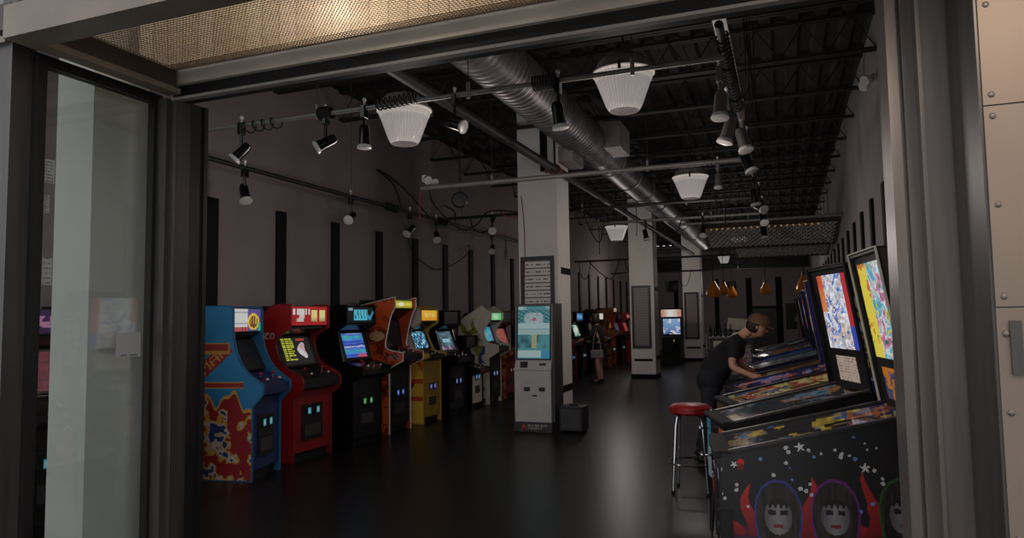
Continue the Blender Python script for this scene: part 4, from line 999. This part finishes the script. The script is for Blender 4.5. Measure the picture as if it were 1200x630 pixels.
    sp = MB().add([fp(Wd, z0+.02), fp(0, z0+.02), fp(0, zt-.02), fp(Wd, zt-.02), fp(Wd, z0+.02, -.0), fp(0, z0+.02, 0), fp(0, zt-.02, 0), fp(Wd, zt-.02, 0)],
                  [(0,1,2,3),(4,7,6,5),(0,4,5,1),(1,5,6,2),(2,6,7,3),(3,7,4,0)]).build('speaker_panel', M['black'], bx)
    if dmd: quad_art('score_display', [fp(Wd*.5+.16, z0+.05, .006), fp(Wd*.5-.16, z0+.05, .006), fp(Wd*.5-.16, zt-.05, .006), fp(Wd*.5+.16, zt-.05, .006)], 30, 18, dmd[0], M[dmd[1]], sp)
    if box_fn:
        def ins(u, v): return True
        quad_art('backbox_side_art', [(fx(z0)+.01, -ov-.002, z0), (L-.03, -ov-.002, z0), (L-.03, -ov-.002, z1-.01), (fx(z1)+.01, -ov-.002, z1-.01)], int(44*res), int(90*res), box_fn, M['art'], bx)
    # legs with levelling feet, flipper buttons, plunger
    for xx in (.03, L-.06):
        for q in (-.006, Wd+.006):
            s = 1 if q > 0 else -1
            lg = MB().bb(xx-.03, xx+.03, q-.006, q+.006, .33, bz(xx)+.16).tube((xx, q, .36), (xx+(-.02 if xx < .5 else .02), q+s*.012, .06), .019, .014, 8).build('leg', M[legm], t)
            MB().lathe([(.024, 0), (.024, .008), (.008, .016), (.008, .07)], (xx+(-.02 if xx < .5 else .02), q+s*.012, 0), n=12).build('leveller_foot', M['dgrey'], lg)
    for q in (-.012, Wd+.001): MB().tube((.105, q, zf-.06), (.105, q+.011, zf-.06), .016, n=14).build('flipper_button', M['red'], t)
    pl = MB().tube((-.06, .49, zf-.1), (.0, .49, zf-.1), .007, n=8).ball((-.065, .49, zf-.1), .018, 10).build('plunger', M['chrome'], t, smooth=True)
    return t

def star5(u, v, cu, cv, r, a0=.3):
    dx, dy = u-cu, v-cv; d = math.hypot(dx, dy)
    if d > r: return False
    a = (math.atan2(dy, dx)+a0) % (2*PI/5); a = abs(a-PI/5)/(PI/5)
    return d < r*(.34+.66*a**1.6)
rs = random.Random(5)
STARS = [(rs.random()*.93, .62+.38*rs.random(), .005+.006*rs.random(), rs.random()) for _ in range(70)]
BIG = [(.391, .945, .026), (.866, .943, .024), (.686, .851, .026), (.075, .85, .02)]
FACES = [(.277, .60, h(48, 58, 120), 1), (.542, .61, h(104, 36, 104), 2), (.85, .63, h(44, 82, 42), 3)]
def flame(x, z, seed):
    t = .50+.0*x
    for cx, hh, w in ((.15, .26, .05), (.05, .12, .05), (.42, .30, .055), (.40, .16, .07), (.70, .34, .045), (.73, .2, .06), (.64, .1, .06), (1.0, .25, .06)):
        k = (z-.5)/hh
        if 0 < k < 1 and abs(x-cx-.03*math.sin(k*5+cx*9)) < w*(1-k)**.8: return k
    return None
def star_side(u, v):
    x = .012+.928*u; zb_ = .465+.08*x; zt_ = .88+.2266*x; z = zb_+(zt_-zb_)*v
    for cx, cz, col, sd in FACES:
        dx, dz = x-cx, z-cz
        if math.hypot(dx/.066, dz/.088) < 1:          # plain pale face with eyes, nose shade and mouth
            if abs(dz-.02) < .012 and abs(abs(dx)-.028) < .017: return h(30, 26, 30)
            if abs(dz+.046) < .009 and abs(dx) < .022: return h(120, 40, 48)
            if abs(dx-.004) < .005 and -.02 < dz < .01: return h(120, 110, 110)
            if dz > .05+.01*math.sin(dx*240+sd): return h(30, 26, 24)
            return mixc(h(132, 126, 124), h(70, 66, 78), abs(dx)/.066*.9)
        hr = math.hypot(dx/.115, (dz-.02)/(.165 if dz > 0 else .26))+.012*math.sin(math.atan2(dz, dx)*17+sd)
        if dz > -.17:
            if hr < .90: return mixc(h(24, 20, 22), h(62, 50, 44), vn(x*90, z*14, sd))
            if hr < .985: return col
    for cx, cz, r in BIG:
        if star5(x, z, cx, cz, r, cx*5): return h(200, 196, 190)
    for cx, cz, r, c in STARS:
        if math.hypot(x-cx, z-cz) < r: return h(96, 130, 180) if c < .3 else h(186, 182, 180)
    if math.hypot(x-.107, z-.861) < .018: return h(200, 30, 30)
    k = flame(x, z, 1)
    if k is not None: return mixc(h(110, 24, 28), h(176, 40, 34), k)
    if z < .52+.03*math.sin(x*14): return mixc(h(40, 36, 78), h(70, 30, 50), vn(x*8, z*8, 4))
    return mixc(h(26, 24, 24), h(34, 30, 28), vn(x*5, z*5, 7))
def star_front(u, v):
    if abs(u-.12-.06*math.sin(v*6)) < .09*(1-v) : return h(190, 44, 40)
    if hsh(int(u*25), int(v*22), 3) > .94: return h(200, 196, 200)
    if u > .8 and abs(v-.8) < .08: return h(180, 176, 190)
    return mixc(h(22, 18, 26), h(50, 30, 80), vn(u*5, v*5, 2))
def pf_dark(seed, base, cols, th=.62):
    pa = palette(cols, seed, 9, 5)
    bb = h(*base)
    def fn(u, v):
        k = fbm(u*7, v*4, seed+2)
        if k > th: return pa(u, v)
        return mixc(bb, tuple(x*.5 for x in bb), vn(u*20, v*12, seed))
    return fn
art_k = palette([(20, 22, 40), (70, 80, 130), (190, 110, 60), (60, 60, 110), (210, 180, 90)], 71, 9, 4)
k_play0 = pf_dark(51, (58, 56, 62), [(180, 60, 60), (210, 180, 70), (70, 110, 170)], .6)
def k_play(u, v): return art_k(u, v) if u > .72 else k_play0(u, v)
tr1 = palette([(40, 90, 40), (240, 220, 60), (80, 190, 220), (230, 230, 230), (220, 130, 180), (60, 140, 80)], 81, 9, 11, 1.3)
def tr_yellow(u, v):
    if u < .36: return h(246, 226, 80) if fbm(u*6, v*9, 4) > .42 else (h(220, 120, 50) if fbm(u*7, v*7, 6) > .4 else h(150, 170, 60))
    return tr1(u, v)
tr2 = palette([(60, 80, 180), (120, 160, 235), (245, 245, 250), (225, 232, 250), (240, 214, 196), (90, 130, 220), (250, 250, 252)], 83, 7, 9)
def tr_white(u, v):
    if u < .2 and v > .5: return mixc(h(220, 60, 50), h(240, 160, 90), vn(u*9, v*9, 3))
    if u > .85: return h(200, 50, 60) if v > .3 else h(60, 80, 190)
    return tr2(u, v)
b_yel = palette([(26, 24, 40), (60, 50, 90), (200, 170, 60), (40, 34, 60), (170, 160, 190), (220, 190, 80)], 85, 6, 10)
def box_yel(u, v):
    if v < .1: return h(40, 34, 110)
    if v > .78: return h(54, 44, 60)
    return b_yel(u, v)
dmd_fire = lambda u, v: h(250, 150, 40) if fbm(u*5, v*5, 3) > .5 else h(90, 90, 130)
dmd_card = lambda u, v: h(236, 214, 196) if (v*9) % 1 > .25 or hsh(int(u*26), int(v*9), 2) > .5 else h(190, 150, 130)
plain_f = lambda c1, c2, s: (lambda u, v: mixc(h(*c1), h(*c2), vn(u*5, v*5, s)))
def orange_front(u, v):
    if .62 < u < .95 and .3 < v < .95: return mixc(h(236, 120, 50), h(200, 60, 40), fbm(u*6, v*6, 3)*1.5-.3)
    if u < .2: return h(90, 180, 200) if v > .5 else h(180, 200, 210)
    return h(24, 24, 26)
pinball('nearest pinball machine, black side printed with stars, flames and long-haired faces', (-.35, 3.78), 'black', star_side, k_play, tr_yellow, plain_f((84, 66, 52), (66, 52, 42), 3), star_front, 'cream', (dmd_fire, 'lit_lo'), rail='steel_d', phi=8, bx0=.9, ov=.02, legm='steel_b')
pinball('second pinball machine with orange front art, white-and-blue back glass and yellow-figured backbox side', (-.39, 4.80), 'black', plain_f((34, 32, 36), (24, 22, 26), 6), pf_dark(53, (70, 80, 90), [(60, 170, 160), (130, 150, 170), (190, 130, 80)], .55), tr_white, box_yel, orange_front, 'black', (dmd_card, 'lit_lo'), rail='steel', phi=18, bx0=.89, legm='steel_b')
y_pl = pf_dark(55, (110, 90, 60), [(210, 190, 90), (200, 90, 90), (230, 220, 140), (70, 100, 150)], .3)
pinball('third pinball machine with yellow and red playfield art, black rails', (-.41, 5.82), 'black', plain_f((30, 28, 30), (22, 20, 24), 6), y_pl, palette([(30, 30, 60), (80, 60, 140), (220, 200, 220)], 87, 3, 4), plain_f((46, 40, 44), (34, 30, 34), 4), plain_f((40, 36, 30), (120, 110, 60), 5), 'steel', None, res=.7, rail='steel_d')
pinball('fourth pinball machine with blue and violet sides', (-.42, 6.82), 'purple', plain_f((52, 52, 140), (70, 90, 190), 6), pf_dark(57, (60, 60, 110), [(90, 90, 200), (160, 160, 220), (210, 120, 60)], .5), palette([(200, 40, 30), (250, 200, 120), (240, 240, 230), (120, 40, 60)], 89, 3, 4), plain_f((50, 44, 110), (36, 32, 80), 4), plain_f((44, 40, 100), (30, 28, 70), 5), 'steel', None, res=.6, rail='steel_d')
pinball('fifth pinball machine, brown and gold, being played by the man in black', (-.34, 7.82), 'wood', plain_f((110, 76, 44), (150, 110, 60), 6), pf_dark(59, (120, 86, 50), [(220, 170, 90), (150, 90, 50)], .5), palette([(60, 70, 150), (230, 60, 90), (250, 230, 210), (80, 60, 150)], 91, 3, 4), plain_f((70, 50, 120), (50, 40, 90), 4), plain_f((80, 56, 36), (60, 40, 28), 5), 'steel', None, res=.6, rail='steel_d')
pinball('sixth pinball machine with bright chrome rails, just beyond the player', (-.40, 9.7), 'dblue', plain_f((40, 60, 90), (30, 44, 70), 6), pf_dark(61, (130, 136, 140), [(200, 200, 205), (90, 110, 140)], .5), palette([(200, 50, 30), (250, 220, 120), (240, 240, 200), (60, 140, 80), (200, 60, 40)], 93, 3, 4), plain_f((60, 30, 30), (40, 20, 24), 4), plain_f((40, 50, 80), (30, 40, 60), 5), 'chrome', None, apron=False, res=.5, rail='steel')
pinball('seventh pinball machine, blue-sided, farther along the right row', (-.40, 12.4), 'dblue', plain_f((40, 66, 130), (60, 90, 160), 6), pf_dark(63, (60, 70, 80), [(120, 140, 160), (160, 90, 60)], .5), palette([(60, 60, 150), (220, 60, 60), (240, 220, 200)], 95, 3, 4), plain_f((40, 34, 60), (30, 26, 46), 4), plain_f((40, 50, 80), (30, 40, 60), 5), 'chrome', None, apron=False, res=.5, rail='steel')
pinball('farthest pinball machine seen, dark with a dim back glass', (-.42, 14.6), 'black', None, pf_dark(65, (50, 54, 60), [(120, 120, 150)], .5), palette([(90, 30, 30), (200, 120, 60), (220, 210, 180)], 97, 3, 4), None, plain_f((30, 30, 34), (24, 24, 26), 5), 'chrome', None, apron=False, res=.4, rail='steel')

# ---- stool, counter, bottles, chain post and machines at the back
t = thing('bar_stool', 'bar stool with red vinyl seat and chrome tube legs before the pinball machines', 'stool', (-.86, 6.75, 0))
MB().lathe([(.17, .70), (.19, .72), (.19, .76), (.16, .785), (.0, .79)], n=28).build('seat', M['leather'], t, smooth=True)
for a in (45, 135, 225, 315):
    c, s = math.cos(R(a)), math.sin(R(a))
    lg = MB().path([(.10*c, .10*s, .70), (.15*c, .15*s, .68), (.17*c, .17*s, .6), (.22*c, .22*s, .015)], .012, 8).build('leg', M['chrome'], t, smooth=True)
    MB().tube((.22*c, .22*s, 0), (.22*c, .22*s, .025), .017, n=8).build('foot', M['rubber'], lg)
MB().path([(.205*math.cos(2*PI*i/24), .205*math.sin(2*PI*i/24), .26) for i in range(24)], .009, 6, True).build('foot_ring', M['chrome'], t, smooth=True)
t = thing('counter', 'dark counter with pale front panel at the back, bottles standing on it', 'counter', (-1.55, 17.6, 0))
MB().bb(-.18, .8, 0, .7, .08, 1.05).build('body', M['dgrey'], t)
MB().bb(-.22, .85, -.06, .76, 1.05, 1.10).build('top', M['mgrey'], t, bev=.01)
MB().bb(-.1, .18, -.02, .0, .12, 1.0).build('pale_panel', M['cream'], t)
for q in (.38, .68): MB().bb(-.1, .18, -.026, -.02, q, q+.012).build('panel_joint', M['dgrey'], t)
quad_art('glass_front_art', [(.24, -.004, .2), (.75, -.004, .2), (.75, -.004, 1.0), (.24, -.004, 1.0)], 14, 22, palette([(50, 46, 50), (150, 120, 130), (190, 170, 170), (80, 60, 80)], 99, 4, 6), M['artm'], t)
MB().bb(-.15, .75, .03, .65, 0, .08).build('plinth', M['black'], t)
def bottle(x, s, lab):
    t = thing('bottle', lab, 'bottle', (x, 17.72, 1.10), 0, 'bottles on the back counter')
    MB().lathe([(.0, 0), (.036*s, 0), (.038*s, .02), (.038*s, .15*s), (.014*s, .2*s), (.013*s, .27*s), (.0, .27*s)], n=14).build('glass_body', M['bottle'], t, smooth=True)
    MB().lathe([(.016*s, .255*s), (.016*s, .285*s), (.0, .29*s)], n=10).build('cap', M['black'], t)
for i in range(5): bottle(-1.72+i*.115, 1.0+.1*(i % 2), 'dark glass bottle in the row on the back counter')
t = thing('display_case', 'pale-topped machine standing behind the counter, left of the player', 'machine', (-1.13, 18.6, 0))
MB().bb(-.25, .3, 0, .5, 0, 1.15).build('case', M['dgrey'], t)
MB().prism([(-.28, 1.25), (.28, 1.2), (.36, 1.38), (.2, 1.5), (-.24, 1.54)], .0, .22).build('topper', M['cream'], t, bev=.02)
MB().tube((0, .2, 1.15), (0, .12, 1.26), .05, n=10).build('neck', M['dgrey'], t)
t = thing('chain_post', 'thin striped post standing in front of the counter', 'post', (-1.58, 15.4, 0))
MB().lathe([(.13, 0), (.13, .015), (.02, .03)], n=18).build('base', M['black'], t)
m = MB()
for i in range(16): m.lathe([(.014, .03+i*.07), (.026, .045+i*.07), (.026, .075+i*.07), (.014, .09+i*.07)], n=10)
m.build('beaded_pole', M['mgrey'], t, smooth=True)
MB().ball((0, 0, 1.17), .035, 10).build('cap_ball', M['mgrey'], t, smooth=True)
t = thing('notice_board', 'black board on the rear wall right of the door', 'board', (.45, YB-.03, .95))
MB().bb(-.46, .5, -.01, .02, 0, 1.1).build('board', M['black'], t)
MB().bb(-.48, .52, -.025, .02, 1.1, 1.15).build('top_frame', M['dgrey'], t)
MB().bb(-.1, .2, -.016, -.01, .35, .55).build('card', M['mgrey'], t)
t = thing('utility_box', 'plain brown-grey upright box standing by the right wall past the sixth pinball', 'cabinet', (.43, 17.0, 0))
MB().bb(-.2, .25, 0, .5, .05, 1.62).build('body', M['wood'], t, bev=.01)
MB().bb(-.18, .23, -.012, 0, .1, 1.56).build('door', M['wood'], t, bev=.004)
MB().bb(.15, .19, -.03, -.012, .8, .95).build('handle', M['black'], t)
MB().bb(-.18, .23, .03, .47, 0, .05).build('plinth', M['black'], t)
for x, z, lab in ((-4.9, 3.0, 'black speaker box hanging on the far left wall under the ceiling'), (-2.3, 2.9, 'black speaker box on the rear wall between the battens')):
    t = thing('wall_speaker', lab, 'speaker', (x, YB-.03 if x > -4 else YB-.03, z))
    MB().bb(-.2, .2, -.3, .02, -.25, .25).build('housing', M['black'], t, bev=.02)
    MB().lathe([(.15, -.01), (.15, 0), (.05, .02)], (0, -.302, 0), (0, -1, 0), 18).build('cone', M['dgrey'], t)

# ================================================================== PEOPLE
def skin(name, pts, edges, mat, parent, sub=2, root=0):
    me = bpy.data.meshes.new(name); me.from_pydata([p[:3] for p in pts], edges, []); me.update()
    o = bpy.data.objects.new(name, me); C.objects.link(o)
    o.modifiers.new('skin', 'SKIN')
    if not me.skin_vertices: me.attributes  # layer is made with the modifier
    for i, p in enumerate(pts):
        sv = me.skin_vertices[0].data[i]; r = p[3]
        sv.radius = r if isinstance(r, tuple) else (r, r); sv.use_root = (i == root)
    o.modifiers['skin'].use_smooth_shade = True
    s = o.modifiers.new('sub', 'SUBSURF'); s.levels = sub; s.render_levels = sub
    me.materials.append(mat); o.parent = parent
    return o
def head_mesh(c, fwd, r, tilt):
    """rounded head with brow, nose, chin and ears, looking along fwd"""
    m = MB(); n = 28; k = 20; vs = []; fs = []
    f = Vector(fwd).normalized(); u = Vector((0, 0, 1)); s = u.cross(f).normalized(); u = f.cross(s)
    c = Vector(c)
    for j in range(k+1):
        t = PI*j/k; z = math.cos(t)
        for i in range(n):
            a = 2*PI*i/n; x = math.sin(t)*math.cos(a); y = math.sin(t)*math.sin(a)
            X, Y, Z = x*1.02, y*.80, z*1.22
            if z < -.1: X *= 1-.22*(-z) ; Y *= 1-.34*(-z)
            if x > .5 and z < -.55: X += .12                      # chin
            if x > .75 and abs(y) < .28 and -.30 < z < .12: X += .26*(1-abs(y)/.28)*(1-abs(z+.18)/.34 if abs(z+.18) < .34 else 0)
            if x > .6 and .1 < z < .3: X += .04                      # brow
            if x > .6 and .12 < abs(y) < .5 and -.06 < z < .10: X -= .05
            if x > .6 and abs(y) < .3 and abs(z+.52) < .07: X += .05     # lips
            vs.append(c+(f*X+s*Y+u*Z)*r)
    for j in range(k):
        for i in range(n): fs.append((j*n+i, j*n+(i+1) % n, (j+1)*n+(i+1) % n, (j+1)*n+i))
    m.add(vs, fs)
    for q in (-1, 1): m.ball(c+s*q*r*.80-u*.05*r-f*.08*r, r*.24, 10, (.7, .4, 1))
    return m, f, s, u, c
def hand_pts(w, d, side, curl, r=.0085):
    """chains for a palm, four fingers and a thumb; w wrist, d pointing dir"""
    w = Vector(w); d = Vector(d).normalized(); sd = Vector(side).normalized(); dn = d.cross(sd).normalized()
    if dn.z > 0: dn = -dn
    ch = []
    palm = w+d*.075
    for k, ln in enumerate((.068, .078, .074, .058)):
        b = w+d*.08+sd*(-.03+.02*k)
        p1 = b+(d*math.cos(curl*.5)+dn*math.sin(curl*.5))*ln*.5
        p2 = p1+(d*math.cos(curl*1.2)+dn*math.sin(curl*1.2))*ln*.32
        p3 = p2+(d*math.cos(curl*1.9)+dn*math.sin(curl*1.9))*ln*.25
        ch.append([w+d*.03+sd*(-.018+.012*k), b, p1, p2, p3])
    tb = w+d*.025-sd*.025
    ch.append([w+d*.01, tb, tb+d*.03-sd*.022+dn*.008, tb+d*.056-sd*.026+dn*.02])
    return ch
def figure(t, J, mat, radii):
    """one continuous skinned body incl. arms, hands, legs and neck"""
    pts = []; edges = []; idx = {}
    for nme, p in J.items():
        idx[nme] = len(pts); pts.append((*p, radii[nme]))
    for a, b in (('pelvis','waist'),('waist','chest'),('chest','neck0'),('neck0','neck'),('neck','skull')): edges.append((idx[a], idx[b]))
    for s in 'LR':
        for a, b in (('chest','sh'),('sh','el'),('el','wr')): edges.append((idx[a+s if a != 'chest' else a], idx[b+s]))
        for a, b in (('pelvis','hip'),('hip','kn'),('kn','an'),('an','toe')): edges.append((idx[a+s if a != 'pelvis' else a], idx[b+s]))
        wv = Vector(J['wr'+s]); d = (wv-Vector(J['el'+s])).normalized()
        for ch in hand_pts(wv, J.get('hd'+s, d), t['_side'] if False else SIDE[s], CURL):
            prev = idx['wr'+s]
            for q, p in enumerate(ch[1:]):
                pts.append((*p, .0095 if q else .013)); edges.append((prev, len(pts)-1)); prev = len(pts)-1
    return skin('body', pts, edges, mat, t, 2)
RAD = dict(pelvis=(.11,.10), waist=(.12,.10), chest=(.16,.115), neck0=(.07,.065), neck=(.055,.055), skull=(.06,.06))
for s in 'LR': RAD.update({'sh'+s: .056, 'el'+s: .041, 'wr'+s: .027, 'hip'+s: .066, 'kn'+s: .058, 'an'+s: .042, 'toe'+s: .034})
def cloth(name, t, J, names, edges, rad, mat):
    pts = [(*J[n], rad[i]) for i, n in enumerate(names)]
    return skin(name, pts, [(names.index(a), names.index(b)) for a, b in edges], mat, t, 2)
def lerp(a, b, k): return tuple(x+(y-x)*k for x, y in zip(a, b))

# the man playing the fifth pinball machine
base = Vector((-.80, 8.05, 0))
t = thing('person', 'man in black t-shirt and brown cap leaning over a pinball machine', 'person', (0, 0, 0))
J = dict(pelvis=(-.80, 8.06, .93), waist=(-.72, 8.06, 1.08), chest=(-.56, 8.05, 1.26), neck0=(-.46, 8.05, 1.37), neck=(-.40, 8.05, 1.41), skull=(-.35, 8.05, 1.46),
         shR=(-.53, 7.86, 1.30), elR=(-.55, 7.74, 1.06), wrR=(-.33, 7.72, .965), shL=(-.50, 8.25, 1.30), elL=(-.52, 8.42, 1.07), wrL=(-.40, 8.52, .965),
         hipR=(-.80, 7.96, .88), knR=(-.82, 7.92, .48), anR=(-.90, 7.9, .09), toeR=(-.74, 7.9, .035), hipL=(-.80, 8.16, .88), knL=(-.84, 8.2, .48), anL=(-.96, 8.24, .09), toeL=(-.80, 8.24, .035))
SIDE = {'R': (0, .2, -1), 'L': (0, -.2, -1)}; CURL = .5
figure(t, J, M['skin'], RAD)
hm, f, s, u, c = head_mesh((-.29, 8.05, 1.475), (.93, 0, -.36), .098, 0)
hm.build('head', M['skin'], t, smooth=True)
hr = MB(); hr.lathe([(.001, .118), (.06, .108), (.082, .08), (.09, .03), (.09, .0), (.082, -.045), (.06, -.075)], c-f*.034, u, 24); hr.build('hair', M['hair'], t, smooth=True)
cp_ = MB().lathe([(.001, .142), (.06, .134), (.096, .10), (.112, .05), (.113, .028), (.10, .026)], c-f*.006, u, 26)
vs = [c+u*.035+(f*math.cos(a)+s*math.sin(a)*.95)*q for q in (.10, .168) for a in [(-.95+1.9*i/10) for i in range(11)]]
vs = vs+[v-u*.008 for v in vs]
fs = [(i, i+1, 12+i, 11+i) for i in range(10)]+[(22+i, 33+i, 34+i, 23+i) for i in range(10)]+[(11+i, 12+i, 34+i, 33+i) for i in range(10)]
cp_.add(vs, fs); cp_.build('cap', M['cap'], t, smooth=True)
for q in (-1, 1): MB().ball(c+f*.094+s*q*.034+u*.012, .009, 8).build('eye', M['black'], t, smooth=True)
J2 = dict(J); J2['slR'] = lerp(J['shR'], J['elR'], .72); J2['slL'] = lerp(J['shL'], J['elL'], .72); J2['hem'] = (-.83, 8.06, .84)
cloth('t_shirt', t, J2, ['hem', 'waist', 'chest', 'neck0', 'shR', 'slR', 'shL', 'slL'], [('hem','waist'),('waist','chest'),('chest','neck0'),('chest','shR'),('shR','slR'),('chest','shL'),('shL','slL')],
      [(.175,.19), (.165,.175), (.175,.18), .082, .078, .072, .078, .072], M['tshirt'])
J['tw'] = (-.775, 8.06, 1.0)
cloth('trousers', t, J, ['tw', 'pelvis', 'hipR', 'knR', 'anR', 'hipL', 'knL', 'anL'], [('tw','pelvis'),('pelvis','hipR'),('hipR','knR'),('knR','anR'),('pelvis','hipL'),('hipL','knL'),('knL','anL')], [(.15,.15), (.14,.14), .116, .080, .066, .116, .078, .066], M['denim'])
MB().ball((-.80, 8.06, .90), .17, 20, (.92, 1.2, 1.0)).build('trouser_seat', M['denim'], t, smooth=True)
for q in 'RL':
    a, b = Vector(J['an'+q]), Vector(J['toe'+q])
    MB().bb(a.x-.06, b.x+.08, a.y-.048, a.y+.048, .0, .035).ball((a.x, a.y, .075), .055, 12, (1.1, .9, .9)).ball((b.x, b.y, .045), .05, 12, (1.5, .95, .8)).build('shoe', M['black'], t, smooth=True)

# the visitor standing at the left row
t = thing('person', 'person with dark hair in dark jacket and bare legs standing at the left cabinets', 'person', (0, 0, 0))
px, py = -4.30, 17.0
J = dict(pelvis=(px, py, .92), waist=(px-.02, py, 1.08), chest=(px-.05, py, 1.28), neck0=(px-.06, py, 1.42), neck=(px-.075, py, 1.47), skull=(px-.09, py, 1.53),
         shR=(px-.05, py+.17, 1.36), elR=(px-.14, py+.22, 1.12), wrR=(px-.36, py+.2, 1.06), shL=(px-.05, py-.17, 1.36), elL=(px-.16, py-.23, 1.12), wrL=(px-.38, py-.2, 1.06),
         hipR=(px, py+.09, .86), knR=(px-.02, py+.09, .48), anR=(px+.02, py+.09, .09), toeR=(px-.13, py+.09, .035), hipL=(px, py-.09, .86), knL=(px-.04, py-.09, .48), anL=(px, py-.09, .09), toeL=(px-.15, py-.09, .035))
SIDE = {'R': (0, -1, 0), 'L': (0, 1, 0)}; CURL = .5
figure(t, J, M['skin'], RAD)
hm, f, s, u, c = head_mesh((px-.12, py, 1.57), (-.97, -.05, -.25), .092, 0)
hm.build('head', M['skin'], t, smooth=True)
MB().lathe([(.001, .125), (.06, .117), (.092, .08), (.105, .02), (.105, -.04), (.1, -.09), (.07, -.14)], c-f*.03, u, 24).build('hair', M['hair'], t, smooth=True)
J2 = dict(J); J2['hem'] = (px, py, .78); J2['cR'] = lerp(J['elR'], J['wrR'], .85); J2['cL'] = lerp(J['elL'], J['wrL'], .85)
cloth('jacket', t, J2, ['pelvis', 'waist', 'chest', 'neck0', 'shR', 'elR', 'cR', 'shL', 'elL', 'cL'], [('pelvis','waist'),('waist','chest'),('chest','neck0'),('chest','shR'),('shR','elR'),('elR','cR'),('chest','shL'),('shL','elL'),('elL','cL')],
      [(.17,.18), (.15,.16), (.165,.165), .085, .075, .062, .05, .075, .062, .05], M['tshirt'])
cloth('shorts', t, {**J, 'mR': lerp(J['hipR'], J['knR'], .5), 'mL': lerp(J['hipL'], J['knL'], .5)}, ['pelvis', 'hipR', 'mR', 'hipL', 'mL'], [('pelvis','hipR'),('hipR','mR'),('pelvis','hipL'),('hipL','mL')], [(.16,.14), .105, .095, .105, .095], M['denim'])
MB().ball((px, py, .88), .16, 20, (.9, 1.2, 1.05)).build('shorts_seat', M['denim'], t, smooth=True)
for q in 'RL':
    a, b = Vector(J['an'+q]), Vector(J['toe'+q])
    MB().bb(b.x-.06, a.x+.06, a.y-.045, a.y+.045, .0, .035).ball((a.x, a.y, .065), .05, 12).ball((b.x, b.y, .045), .047, 12, (1.5, .95, .8)).build('shoe', M['black'], t, smooth=True)
t = thing('handbag', 'pale grey bag hanging at the side of the standing visitor', 'bag', (px+.02, py-.33, .62))
MB().bb(-.15, .15, -.05, .05, 0, .2).build('bag_body', M['mgrey'], t, bev=.02)
MB().path([(-.1, 0, .2), (-.08, .03, .5), (-.02, .08, .74), (.04, .05, .5), (.1, 0, .2)], .009, 6).build('strap', M['mgrey'], t)
